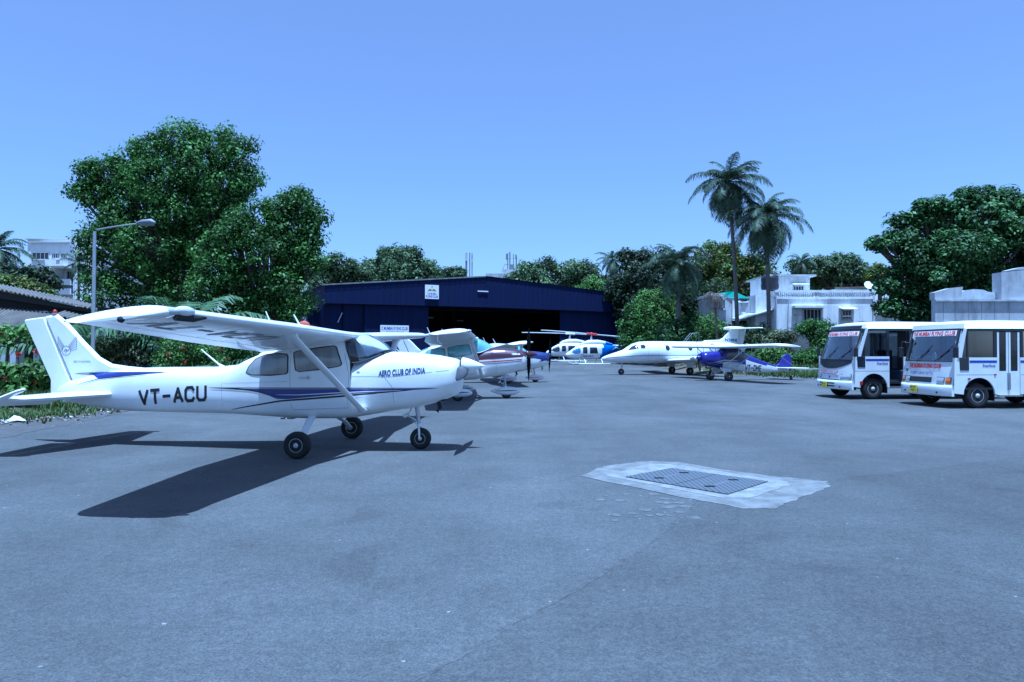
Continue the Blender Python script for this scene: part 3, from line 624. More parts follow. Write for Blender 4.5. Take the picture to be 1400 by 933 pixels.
# ------------------------------------------------------------------ small business jet
def jet():
    rz = math.atan2(-.28, -.96); root = thing('business_jet', 'white business jet lettered N24NJ with wing tip tanks and high tail', 'jet', (12.2, 50, .0), rz)
    h = MB(); st = [(6.2, .03, 1.12, 1.18, 2), (6.0, .14, 1.02, 1.30, 2), (5.6, .28, .92, 1.44, 2.1), (5.0, .45, .86, 1.62, 2.2), (4.5, .58, .84, 1.78, 2.2), (4.15, .66, .82, 2.0, 2.2), (3.8, .72, .82, 2.20, 2.2), (3.3, .77, .80, 2.34, 2.1), (2.4, .79, .80, 2.38, 2.1), (-1.5, .79, .82, 2.36, 2.1), (-3.0, .62, 1.0, 2.32, 2.1), (-4.3, .38, 1.3, 2.22, 2.1), (-5.3, .14, 1.62, 2.05, 2)]
    h.loft([sec(*s_, k=32) for s_ in hullfine(st, 40)], 0)
    S, SL = Side(h, -1), Side(h, 1)
    for SS in (S, SL):
        band(h, SS, [(5.95, 1.20), (4, 1.34), (0, 1.36), (-3, 1.40)], .035, 1, .006, False, 40)
        pts = [(2.95, .98), (2.95, 2.25), (2.15, 2.25), (2.15, .98)]
        for a, b in zip(pts, pts[1:]+pts[:1]):
            a, b = Vector(a), Vector(b); nn = Vector((-(b-a).y, (b-a).x)).normalized()*.009; vs = []
            for i in range(9): p_ = a.lerp(b, i/8); vs += [SS(p_.x+nn.x, p_.y+nn.y, .004), SS(p_.x-nn.x, p_.y-nn.y, .004)]
            h.add(vs, [(2*i, 2*i+1, 2*i+3, 2*i+2) for i in range(8)], 2)
    h.build('fuselage', ['paint', 'navyl', 'gap'], root)
    for SS in (S, SL):
        g = MB(); panel(g, SS, [(4.42, 1.72), (4.05, 2.0), (3.72, 2.14), (3.68, 1.84)], 0, .008); g.build('windscreen', 'gglass', root)
        g = MB(); panel(g, SS, [(3.50, 1.86), (3.50, 2.10), (3.22, 2.14), (3.14, 2.0), (3.22, 1.86)], 0, .008); g.build('cockpit_window', 'gglass', root)
        for x in (1.45, -.35):
            g = MB(); panel(g, SS, [(x+.17*math.cos(a*math.pi/6), 1.90+.2*math.sin(a*math.pi/6)) for a in range(12)], 0, .008); g.build('cabin_window', 'gglass', root)
    for sd in (-1, 1):
        w = MB(); wing(w, [(sd*.3, 1.55, .98, 2.75, .94), (sd*2.6, 1.15, 1.08, 2.1, 1.05), (sd*4.95, .75, 1.18, 1.45, 1.15)], 0, 1, .10); wo = w.build('wing', 'paint', root)
        t = MB(); t.lathe([(2.35, .01), (2.2, .07), (1.8, .16), (1.2, .25), (.4, .29), (-.5, .27), (-1.2, .16), (-1.7, .02)], (0, sd*5.15, 1.19), 'x', 20); t.plate([(-1.0, 1.3), (-1.75, 1.55), (-1.75, 1.2)], .03, .01, 'xz', sd*5.15); t.build('tip_tank', 'paint', wo)
        n = MB(); n.lathe([(-1.95, .30), (-1.9, .38), (-2.4, .43), (-3.4, .40), (-4.1, .30), (-4.1, .22)], (0, sd*1.05, 1.85), 'x', 22); n.lathe([(-1.98, .29), (-2.2, .001)], (0, sd*1.05, 1.85), 'x', 22, 1); n.box(-3.6, -2.3, min(sd*.55, sd*.9), max(sd*.55, sd*.9), 1.8, 1.9); n.build('engine', ['paint', 'dark'], root)
        t = MB(); t.plate([(-3.95, sd*.05), (-4.95, sd*2.2), (-5.35, sd*2.22), (-5.35, sd*.05)], .09, .07, 'xy', 3.33); t.build('tailplane', 'paint', root)
        g = MB(); g.tube([(0, sd*1.15, 1.0), (0, sd*1.24, .30)], .06, 8, 1); g.plate([(.35, 1.0), (-.35, 1.0), (-.3, .5), (.3, .5)], .03, .01, 'xz', sd*1.33); g.build('main_gear_leg', ['paint', 'alu'], root); wheel(root, (0, sd*1.26, .27), .27, .22)
    f = MB(); f.plate([(-1.7, 2.34), (-2.0, 2.46), (-3.2, 2.50), (-3.45, 2.62), (-4.15, 3.30), (-4.9, 3.30), (-4.72, 2.1), (-3.0, 2.1)], .16, .06)
    for sd in (-1, 1):
        ff = (lambda u, v: (-3.62-1.02*u, .083, 2.30+.30*v)) if sd == 1 else (lambda u, v: (-4.64+1.02*u, -.083, 2.30+.30*v)); write(f, 'N24NJ', ff, 1, .03)
    f.build('vertical_fin', ['paint', 'navyl'], root)
    r_ = MB(); r_.plate([(-4.74, 2.12), (-4.92, 3.28), (-5.45, 3.28), (-5.15, 1.95)], .11, .05); r_.build('rudder', 'paint2', root)
    b = MB(); b.lathe([(-3.55, .01), (-3.7, .10), (-4.2, .16), (-5.0, .14), (-5.6, .02)], (0, 0, 3.35), 'x', 16); b.build('tail_fairing', 'paint', root)
    g = MB(); g.tube([(4.6, 0, .95), (4.7, 0, .28)], .05, 8); g.build('nose_gear_strut', 'alu', root); wheel(root, (4.7, 0, .22), .22, .15)
jet()

# ------------------------------------------------------------------ helicopters
def gz(y):
    "height of the apron: level near the camera, rising gently behind the jet"
    return 0. if y < 52 else (.03*(y-52) if y < 75 else .69+0*(y))
def heli(label, x, y, rz, tilt, blue, hubm, name, az, rootz):
    root = thing('helicopter', label, 'helicopter', (x, y, rootz), rz, 'parked helicopters')
    h = MB(); st = [(2.62, .04, .86, .94, 2), (2.5, .22, .70, 1.06, 2.1), (2.2, .42, .58, 1.25, 2.3), (1.8, .56, .52, 1.52, 2.5), (1.35, .63, .50, 1.76, 2.7), (.8, .66, .49, 1.90, 2.9), (0, .66, .49, 1.93, 3), (-.8, .62, .52, 1.93, 2.9), (-1.4, .50, .72, 1.9, 2.6), (-2.0, .33, 1.08, 1.84, 2.4), (-2.7, .22, 1.28, 1.76, 2.2), (-6.3, .10, 1.50, 1.70, 2)]
    h.loft([sec(*s_, k=28) for s_ in hullfine(st, 44)], 0)
    h.loft([sec(a, w_, 1.8, t_, 2.6, 20) for a, w_, t_ in ((1.15, .12, 1.93), (.8, .3, 2.15), (.3, .38, 2.30), (-.6, .38, 2.32), (-1.3, .32, 2.2), (-2.1, .16, 1.95))], 0)
    if blue: repaint(h, 0, lambda X, Y, Z: 1 if X < -1.05-.35*(1.9-Z)*-1 and Z < 2.05 else None)
    S, SL = Side(h, -1), Side(h, 1)
    for sd, SS in ((-1, S), (1, SL)):
        if blue:
            for k in range(5): band(h, SS, [(-1.9-.7*k, 1.30+.04*k), (-2.4-.7*k, 1.62), (-2.9-.7*k, 1.45)], .07, 0, .006, True, 10)
            ff = (lambda u, v, SS=SS: SS(1.30-1.25*u, .66+.26*v, .008)) if sd == 1 else (lambda u, v, SS=SS: SS(.05+1.25*u, .66+.26*v, .008))
            write(h, name, ff, 2, .02)
    h.build('fuselage', ['paint', 'heliblue', 'navyl'], root)
    for SS in (S, SL):
        g = MB(); panel(g, SS, [(2.18, 1.12), (1.88, 1.42), (1.45, 1.72), (1.28, 1.70), (1.36, 1.02), (1.8, .98)], 0, .008); g.build('windscreen', 'skyglass' if blue else 'gglass', root)
        g = MB(); panel(g, SS, [(1.12, 1.02), (1.10, 1.62), (.66, 1.64), (.66, 1.02)], 0, .008); g.build('door_window', 'gglass', root)
        g = MB(); panel(g, SS, [(.42, 1.02), (.42, 1.60), (-.30, 1.60), (-.40, 1.02)], 0, .008); g.build('cabin_window', 'gglass', root)
    m = MB(); m.lathe([(2.25, .12), (2.35, .06), (2.85, .05), (2.9, .04)], (0, 0, 0), 'z', 12); m.tube([(.2, .15, 2.3), (.05, .08, 2.7)], .02, 6); m.build('rotor_mast', 'paint', root)
    hb = MB(); c, s_ = math.cos(az), math.sin(az); tz = math.tan(tilt)
    hb.tube([(c*-.5, s_*-.5, 2.87+.5*tz*-1), (c*.5, s_*.5, 2.87+.5*tz)], [.11, .11], 8, 0, flat=1.4); hb.ball((0, 0, 2.9), .14, 10, 0, (1, 1, .9)); hb.build('rotor_hub', hubm, root)
    for d in (-1, 1):
        b = MB(); P = [(c*d*r_, s_*d*r_, 2.87+d*r_*tz-.012*r_*r_*.25) for r_ in (.45, 1.5, 3, 4.2, 5.1)]
        b.tube(P, [.035, .05, .05, .05, .045], 6, 0, flat=3.2); b.build('rotor_blade', 'bladewhite', root)
    for sd in (-1, 1):
        k = MB(); k.tube([(2.0, sd*.98, .22), (1.75, sd*.98, .06), (1.4, sd*.98, .035), (-1.5, sd*.98, .035)], .035, 8); k.build('skid', 'paint', root)
    for X in (.95, -.75):
        k = MB(); k.tube([(X, -.98, .05), (X, -.7, .42), (X, -.3, .54), (X, .3, .54), (X, .7, .42), (X, .98, .05)], .035, 8); k.build('cross_tube', 'paint', root)
    f = MB(); f.plate([(-5.75, 1.62), (-6.35, 2.55), (-6.75, 2.55), (-6.45, 1.6), (-6.7, .95), (-6.4, .95)], .08, .04, 'xz', .05); f.build('vertical_fin', 'heliblue' if blue else 'paint', root)
    t = MB(); t.plate([(-4.3, -.95), (-4.3, .95), (-4.7, .95), (-4.7, -.95)], .06, .03, 'xy', 1.6); t.build('tailplane', 'heliblue' if blue else 'paint', root)
    tr = MB(); tr.plate([(-6.2, 1.58-.8), (-6.1, 1.58), (-6.2, 1.58+.8), (-6.32, 1.58)], .02, .01, 'xz', -.28); tr.tube([(-6.2, -.28, 1.58), (-6.2, 0, 1.58)], .04, 6); tr.build('tail_rotor', 'bladewhite', root)
M['heliblue'] = mat('helicopter_blue', (.03, .12, .50), .3, coat=.3)
M['skyglass'] = mat('blue_tinted_pane', (.06, .14, .32), .08, coat=.5, var=.3, scale=4)
M['bladewhite'] = mat('rotor_blade_paint', (.55, .56, .58), .45)
heli('front helicopter lettered Deccan, white with blue tail and red rotor hub', 7.6, 66, math.atan2(-.25, -.97), R(4.5), True, 'red', 'Deccan', R(2), gz(66))
heli('all white helicopter with white rotor hub, parked behind the Deccan one', 6.05, 72, math.atan2(-.25, -.97), R(2.0), False, 'paint', '', R(-6), gz(72))

# ------------------------------------------------------------------ minibuses
def bus(label, loc, rz, st):
    root = thing('minibus', label, 'minibus', loc, rz, 'club minibuses')
    hw, zr, belt, wt = 1.15, st['zr'], 1.50, st['zr']-.25
    cx = st.get('corner', .80); bul = st.get('bulge', .13); sl = st.get('slant', .27)
    def fx(y, z): return cx+bul*(1-abs(y/hw)**2.4)-max(0, z-1.38)*sl+(.85-min(z, 1.38))*.13
    def front(y, z, off=.006): return (fx(y, z)+off, y, z)
    b = MB()
    def arch(cx_, r=.50, n=12): return [(cx_-r*math.cos(math.pi*i/n), .42+.0+r*math.sin(math.pi*i/n)) for i in range(n+1)]
    D0, D1 = -.56, -1.28
    for sd in (-1, 1):
        y0, y1 = sd*(hw-.05), sd*hw
        put = lambda poly, a=y0, c=y1, mi=0: b.prism(poly, a, c, lambda x, z, y: (x, y, z), mi)
        xf = fx(hw, .9)-.01
        A_ = [(D0, .42)]+[(-p[0]*0+p[0], p[1]) for p in arch(0, .49)]+[(xf, .45), (xf, belt), (D0, belt)]
        put(A_)
        Bq = [(-5.2, .45)]+arch(-2.95, .49)+[(D1, .42), (D1, belt), (-5.2, belt)]
        put(Bq)
        if sd == -1: put([(D1, .42), (D0, .42), (D0, belt), (D1, belt)])
        # window pillars and the strip over the glass
        for x0, x1 in ((-5.2, -5.08), (-4.36, -4.28), (-3.48, -3.40), (-2.60, -2.52), (-1.72, -1.64), (D1-.10, D1), (D0, D0+.10), (.33, .38)):
            put([(x0, belt), (x1, belt), (x1, wt), (x0, wt)], sd*(hw-.045), sd*(hw-.004), 1)
        put([(-5.2, wt-.08), (.50, wt-.08), (.50, wt), (-5.2, wt)], sd*(hw-.045), sd*(hw-.002), 1)
        # A pillar
        ap = MB(); x0, x1 = fx(hw, belt), fx(hw, wt)
        b.prism([(x0-.005, belt-.12), (x0-.14, belt-.12), (x1-.10, wt), (x1-.0, wt)], sd*(hw-.09), sd*hw, lambda x, z, y: (x, y, z), 0)
    # front skin, rear skin, floor, roof
    ny, nz = 16, 12; vs = []; zs = [.40+.98*i/nz for i in range(nz+1)]
    for z in zs:
        for j in range(ny+1): vs.append(front(-hw+2*hw*j/ny, z, 0))
    b.add(vs, [(i*(ny+1)+j, i*(ny+1)+j+1, (i+1)*(ny+1)+j+1, (i+1)*(ny+1)+j) for i in range(nz) for j in range(ny)], 0, True)
    vs = []
    for z in [wt-.0+(zr-.10-wt)*i/4 for i in range(5)]:
        for j in range(ny+1): vs.append(front(-hw+2*hw*j/ny, z, -.0))
    b.add(vs, [(i*(ny+1)+j, i*(ny+1)+j+1, (i+1)*(ny+1)+j+1, (i+1)*(ny+1)+j) for i in range(4) for j in range(ny)], 0, True)
    b.box(-5.25, -5.2, -hw, hw, .45, wt+.1, 0); b.box(-5.2, .72, -hw+.05, hw-.05, .55, .62, 1); b.box(-5.1, .6, -.55, .55, .36, .54, 1)
    xr = fx(0, zr-.06)
    rings = []
    for x, dz in ((-5.25, -.10), (-5.15, -.03), (-4.8, 0), (-1, .03), (xr-.8, .02), (xr-.35, -.01), (xr-.12, -.05), (xr-.0, -.13)):
        t = max(0, (x-(xr-.8))/.8); ring = []
        for j in range(17):
            u = -1+2*j/16; y = hw*math.copysign(min(1, abs(u)), u); e = (1-abs(u)**3.2)
            XX = min(x, fx(y, zr-.1)) if x > 0 else x
            ring.append((XX, y, wt-.0+(zr+dz-wt)*(e if abs(u) < 1 else 0)**.55))
        rings.append(ring)
    b.loft(rings, 0, closed=False)
    b.add(rings[0], [tuple(range(17))], 0)
    # side furniture painted on the skin
    for sd in (-1, 1):
        yy = sd*(hw+.004)
        for x0, x1 in ((-5.15, D1-.01), (D0+.01, .30 if sd == 1 else .55)): b.box(x0, x1, min(yy, sd*hw), max(yy, sd*hw), 1.345, 1.415, 2)
        b.box(-5.15, .7, min(sd*(hw+.003), sd*hw), max(sd*(hw+.003), sd*hw), .995, 1.003, 3) if sd == -1 else [b.box(a, c, hw, hw+.003, .995, 1.003, 3) for a, c in ((-5.15, D1-.01), (D0+.01, .7))]
    lt = lambda x0, x1, z0, z1: (lambda u, v: (x0+(x1-x0)*u, hw+.007, z0+(z1-z0)*v))
    rt = lambda x0, x1, z0, z1: (lambda u, v: (x1-(x1-x0)*u, -hw-.007, z0+(z1-z0)*v))
    write(b, 'Starbus', lt(-.10, -.50, 1.22, 1.31), 2, .02)
    write(b, 'THE MUMBAI', lt(-1.75, -3.0, 1.18, 1.34), 4, .02); write(b, 'AIRCRAFT ENGINEERING', lt(-1.55, -3.2, .92, 1.04), 4, .02); write(b, 'STUDENTS SHUTTLE', lt(-1.65, -3.1, .70, .80), 2, .02)
    # front markings
    ftxt = lambda y0, y1, z0, z1, off=.012: (lambda u, v: front(y0+(y1-y0)*u, z0+(z1-z0)*v, off))
    st['front'](b, front, ftxt)
    b.build('body', ['buswhite', 'busdark', 'bluetxt', 'gap', 'redtxt', 'steel'], root)
    # glass
    def pane(name, f, n=1):
        g = MB(); vs = []
        for j in range(n+1):
            for i in range(3): vs.append(f(j/n, i/2))
        g.add(vs, [(3*j+i, 3*j+3+i, 3*j+4+i, 3*j+1+i) for j in range(n) for i in range(2)], 0, True); return g.build(name, 'busglass' if name == 'windscreen' else 'sideglass', root)
    zt = wt-(.0)
    ws = pane('windscreen', lambda u, v: front(-(hw-.10)+2*(hw-.10)*u, 1.40+(zt-1.40)*v, -.004), 12)
    for sd in (-1, 1):
        for x0, x1 in ((-5.08, -4.36), (-4.28, -3.48), (-3.40, -2.60), (-2.52, -1.72), (-1.64, D1-.10)):
            pane('side_window', lambda u, v: (x0+(x1-x0)*u, sd*(hw-.02), belt+(wt-.08-belt)*v))
        pane('cab_window', lambda u, v: (D0+.10+(.33-D0-.10)*u, sd*(hw-.02), belt+(wt-.08-belt)*v)); pane('quarter_window', lambda u, v: (.38+(.60-.22*v-.38)*u+.0, sd*(hw-.02), belt+(wt-.08-belt)*v))
        g = MB(); x0 = .32; g.plate([(x0, 1.12), (x0, 1.5), (.62, 1.5), (.60, 1.12)], .012, .004, 'xz', sd*(hw+.006)); g.build('lower_cab_window', 'gglass', root)
    # windscreen surround
    w = MB(); P = [front(-(hw-.09)+2*(hw-.09)*j/12, 1.385, .006) for j in range(13)]; w.tube(P, .018, 6)
    w.tube([front(-(hw-.09)+2*(hw-.09)*j/12, zt-.005, .004) for j in range(13)], .015, 6)
    for sd in (-1, 1): w.tube([front(sd*(hw-.10), z, .004) for z in (1.385, 1.9, zt)], .018, 6)
    w.build('windscreen_seal', 'seal', ws)
    for y in (-.35, .45):
        w = MB(); w.tube([front(y, 1.37, .03), front(y+.05, 1.42, .03), front(y+.42, 1.72, .02)], .011, 5); w.tube([front(y+.16, 1.48, .018), front(y+.52, 1.86, .018)], .008, 4); w.build('wiper', 'busdark', root)
    # door
    if st['door'] == 'shut':
        for k, (a, c) in enumerate(((D0-.01, (D0+D1)/2+.01), ((D0+D1)/2-.01, D1+.01))):
            d = MB(); y0, y1 = hw-.05, hw-.01
            d.box(c, a, y0, y1, .40, 1.10); d.box(c, a, y0, y1, 2.28 if wt > 2.3 else wt-.12, wt-.02)
            for q0, q1 in ((c, c+.06), (a-.06, a)): d.box(q0, q1, y0, y1, 1.10, wt-.1)
            o = d.build('door_leaf', 'buswhite' if k else 'buswhite', root)
            g = MB(); g.box(c+.06, a-.06, hw-.035, hw-.025, 1.10, wt-.1); g.build('pane', 'sideglass', o)
            hh = MB(); xx = (D0+D1)/2+(.03 if k == 0 else -.03); hh.tube([(xx, hw, .55), (xx, hw+.015, .6), (xx, hw+.015, 1.0), (xx, hw, 1.05)], .012, 6); hh.build('handle', 'steel', o)
        s_ = MB(); s_.box(D1, D0, hw-.02, hw+.10, .36, .40); s_.build('step', 'steel', root)
    else:
        d = MB(); d.box(D1-.02, D1+.06, hw-.55, hw-.06, .45, wt-.05); d.build('folded_door', 'busdark', root)
        s_ = MB(); s_.box(D1, D0, hw-.35, hw-.04, .40, .46); s_.box(D1, D0, hw-.6, hw-.35, .62, .68); s_.build('step', 'steel', root)
    # inside
    s0 = MB(); s0.bbox(-.30, .18, -.75, -.30, .62, 1.05, .03); s0.bbox(-.40, -.28, -.75, -.30, 1.0, 1.75, .03); s0.build('driver_seat', 'seatc', root)
    for x in (-1.55, -2.35, -3.15, -3.95, -4.75):
        for y in (-.70, .62):
            s0 = MB(); s0.bbox(x, x+.42, y-.38, y+.38, .62, 1.02, .03); s0.bbox(x-.10, x+.02, y-.38, y-.02, 1.0, 1.72, .03); s0.bbox(x-.10, x+.02, y+.02, y+.38, 1.0, 1.72, .03); s0.build('seat', 'seatc', root)
    d = MB(); d.bbox(.42, .72, -hw+.08, hw-.08, .62, 1.36, .04); d.build('dashboard', 'busdark', root)
    sw = MB(); ring = [(.30+.06*math.cos(a*math.pi/10)*1, -.52+.21*math.sin(a*math.pi/10), 1.38+.20*math.cos(a*math.pi/10)) for a in range(21)]; sw.tube(ring, .014, 6); sw.tube([(.30, -.52, 1.38), (.5, -.52, 1.2)], .02, 6); sw.build('steering_wheel', 'busdark', root)
    c = MB(); c.lathe([(0, .08), (.05, .09), (.12, .05), (.2, .06), (.28, .02), (.3, .001)], (.58, .05, 1.37), 'z', 10); c.build('dashboard_figure', 'banner', root)
    for x in (-1.25, -2.4, -3.9):
        c = MB(); vs = []
        for j in range(9):
            for z in (1.55, wt-.1): vs.append((x-.3+.3*j/8, -hw+.07+.02*math.sin(j*2.2), z))
        c.add(vs, [(2*j, 2*j+2, 2*j+3, 2*j+1) for j in range(8)]); c.build('curtain', 'banner', root)
    # lamps, mirrors, plate, wheels
    st['lamps'](root, front)
    for sd in (-1, 1):
        m_ = MB(); p0 = Vector(front(sd*(hw-.04), 1.95, 0)); m_.tube([p0, p0+Vector((.18, sd*.10, .05)), p0+Vector((.20, sd*.12, -.15))], .012, 6); c_ = p0+Vector((.20, sd*.13, -.30)); m_.bbox(c_.x-.03, c_.x+.03, c_.y-.09, c_.y+.09, c_.z-.16, c_.z+.16, .015); m_.build('wing_mirror', 'busdark', root)
    pl = MB(); y0 = st['plate']; z0 = st.get('platez', .50); pl.v = []; po = st.get('po', .115); P = [front(y0-.17, z0, po), front(y0+.17, z0, po), front(y0+.17, z0+.21, po), front(y0-.17, z0+.21, po)]
    Q = [(x-.01, y, z) for x, y, z in P]; pl.add(P+Q, [(0, 1, 2, 3), (4, 7, 6, 5), (0, 4, 5, 1), (1, 5, 6, 2), (2, 6, 7, 3), (3, 7, 4, 0)], 0)
    pt = lambda z1, z2: (lambda u, v: tuple(Vector(P[0]).lerp(Vector(P[1]), .12+.76*u)+Vector((.004, 0, z1-z0+(z2-z1)*v))))
    write(pl, 'MH 02', pt(z0+.11, z0+.18), 1, .02); write(pl, st['num'], pt(z0+.02, z0+.09), 1, .02); pl.build('number_plate', ['yplate', 'black'], root)
    for x in (0, -2.95):
        for sd in (-1, 1):
            wheel(root, (x, sd*.98, .375), .375, .24)
        a = MB(); a.tube([(x, -.9, .375), (x, .9, .375)], .05, 8); a.build('axle', 'steel', root)
    for x in (-.50, -3.45):
        a = MB(); a.box(x-.02, x, .8, hw-.06, .22, .60); a.box(x-.02, x, -hw+.06, -.8, .22, .60); a.build('mudflap', 'rubber', root)
    rp = MB(); rp.box(-.75, -.3, -.3, .1, zr+.01, zr+.05); rp.build('roof_vent', 'steel', root)
    return root
def bus2_front(b, front, ftxt):
    write(b, 'THE MUMBAI FLYING CLUB', ftxt(-.74, .70, 1.17, 1.31), 4, .035)
    write(b, 'STUDENTS LIBRARY SHUTTLE', ftxt(-.62, .42, .97, 1.06), 2, .01)
    for a, c, z0, z1, mi in ((-.62, .40, .74, .90, 1), (.18, .78, .47, .50, 1)):
        n = 8; vs = []
        for j in range(n+1): vs += [front(a+(c-a)*j/n, z0, .012), front(a+(c-a)*j/n, z1, .012)]
        b.add(vs, [(2*j, 2*j+2, 2*j+3, 2*j+1) for j in range(n)], mi)
def bumper(root, front, z0, z1, out, hw=1.15, slots=()):
    m = MB(); rings = []
    for j in range(25):
        u = -1+2*j/24; y = hw*u*1.0; X = Vector(front(y, .6, 0)); o = out*(1-abs(u)**6*.7)
        rings.append([(X.x-.05, y, z0), (X.x+o*.8, y, z0), (X.x+o, y, z0+.05), (X.x+o, y, z1-.07), (X.x+o*.7, y, z1), (X.x-.05, y, z1)])
    m.loft(rings, 0)
    for a, c, za, zb in slots:
        vs = []
        for j in range(7): y = a+(c-a)*j/6; X = front(y, .6, out+.004)[0]; vs += [(X, y, za), (X, y, zb)]
        m.add(vs, [(2*j, 2*j+2, 2*j+3, 2*j+1) for j in range(6)], 1)
    for sd in (-1, 1): m.lathe([(0, .035), (.012, .03), (.013, .001)], (front(sd*.72, .6, out)[0], sd*.72, (z0+z1)/2-.06), 'x', 10, 1)
    m.build('bumper', ['buswhite', 'busdark'], root)
def lens(root, name, front, y0, y1, z0, z1, mt, off=.014):
    m = MB(); n = 4; vs = []
    for j in range(n+1):
        y = y0+(y1-y0)*j/n
        for i in range(4): t = i/3; p = front(y, z0+(z1-z0)*t, off+.015*math.sin(math.pi*t)); vs.append(p)
    m.add(vs, [(4*j+i, 4*j+4+i, 4*j+5+i, 4*j+1+i) for j in range(n) for i in range(3)], 0, True)
    e = [front(y0-.02, z0-.02, off-.006), front(y1+.02, z0-.02, off-.006), front(y1+.02, z1+.02, off-.006), front(y0-.02, z1+.02, off-.006)]
    m.add(e, [(0, 1, 2, 3)], 1); return m.build(name, [mt, 'frame'], root)
def bannerstrip(root, front, y0, y1, z0, z1, words, off=.012, bg='banner'):
    m = MB(); n = 12; vs = []
    for j in range(n+1): vs += [front(y0+(y1-y0)*j/n, z0, off), front(y0+(y1-y0)*j/n, z1, off)]
    m.add(vs, [(2*j, 2*j+2, 2*j+3, 2*j+1) for j in range(n)], 0)
    for txt, a, c, za, zb, mi in words: write(m, txt, lambda u, v: front(a+(c-a)*u, za+(zb-za)*v, off+.006), mi, .025)
    m.build('banner', [bg, 'redtxt', 'bluetxt'], root)
def bus2_lamps(root, front):
    for sd in (-1, 1):
        a, c = sorted((sd*.62, sd*.86)); lens(root, 'headlight', front, a, c, .72, .90, 'lampg')
        a, c = sorted((sd*.93, sd*1.08)); lens(root, 'indicator', front, a, c, .73, .89, 'amber')
    bumper(root, front, .36, .68, .09)
    bannerstrip(root, front, -.95, .98, 2.14, 2.30, [('THE MUMBAI FLYING CLUB', -.91, .94, 2.155, 2.29, 1)])
    m = MB(); m.lathe([(0, .07), (.01, .07), (.011, .001)], (front(-.86, 1.12)[0], -.86, 1.12), 'x', 16); m.build('round_emblem', 'grey_mark', root)
    m = MB(); m.box(.28, .36, 1.15, 1.17, .86, .90); m.box(-.52, -.46, 1.15, 1.165, .98, 1.02); m.build('side_marker', 'redpl', root)
def bus1_front(b, front, ftxt):
    # black apron under the windscreen, dipping at the middle
    n = 20; vs = []
    for j in range(n+1):
        y = -1.05+2.1*j/n; low = 1.06+.22*abs(y/1.05)**2.2; vs += [front(y, low, .010), front(y, (low+1.39)/2, .010), front(y, 1.39, .008)]
    b.add(vs, [(3*j+i, 3*j+3+i, 3*j+4+i, 3*j+1+i) for j in range(n) for i in range(2)], 1)
    vs = []
    for j in range(9): y = -.62+1.24*j/8; vs += [front(y, .655, .012), front(y, .685, .012)]
    b.add(vs, [(2*j, 2*j+2, 2*j+3, 2*j+1) for j in range(8)], 1)
    # maker's badge: small blue disc
    P = [front(.02+.045*math.cos(a*math.pi/6), .76+.045*math.sin(a*math.pi/6), .012) for a in range(12)]; b.add(P, [tuple(range(12))], 2)
    vs = []
    for j in range(9): y = -1.0+2.0*j/8; vs += [front(y, 2.42, .008), front(y, 2.58, .008)]
    b.add(vs, [(2*j, 2*j+2, 2*j+3, 2*j+1) for j in range(8)], 1)
def bus1_lamps(root, front):
    for sd in (-1, 1):
        a, c = sorted((sd*.66, sd*1.10)); lens(root, 'headlight', front, a, c, .70, .86, 'lampg')
    bumper(root, front, .34, .64, .07, slots=((-.55, .45, .52, .57), (-.55, .45, .42, .47)))
    bannerstrip(root, front, -.95, .98, 2.22, 2.38, [('THE MUMBAI FLYING CLUB', -.90, .93, 2.24, 2.36, 1)])
    bannerstrip(root, front, -.78, .56, .84, 1.0, [('THE MUMBAI FLYING CLUB', -.74, .52, .925, .995, 1), ('TOWARDS CAMPUS SHUTTLE', -.66, .44, .85, .905, 2)], .014)
    m = MB(); m.box(.42, .52, 1.15, 1.165, .52, .64); m.build('side_marker', 'redpl', root)
M['redtxt'].name = 'red_lettering'
FB = math.atan2(-.08, -.995)
bus('minibus with folding door shut and amber indicators, nearer one at the right edge', (13.58, 21.38, 0), FB, dict(zr=2.60, front=bus2_front, lamps=bus2_lamps, door='shut', plate=-.22, num='4421', platez=.43, po=.125))
bus('minibus with open doorway and black strip under its windscreen, behind the other', (12.46, 25.12, 0), FB, dict(zr=2.72, front=bus1_front, lamps=bus1_lamps, door='open', plate=-.12, num='1187', platez=.37, po=.10, slant=.36, bulge=.2, corner=.76))
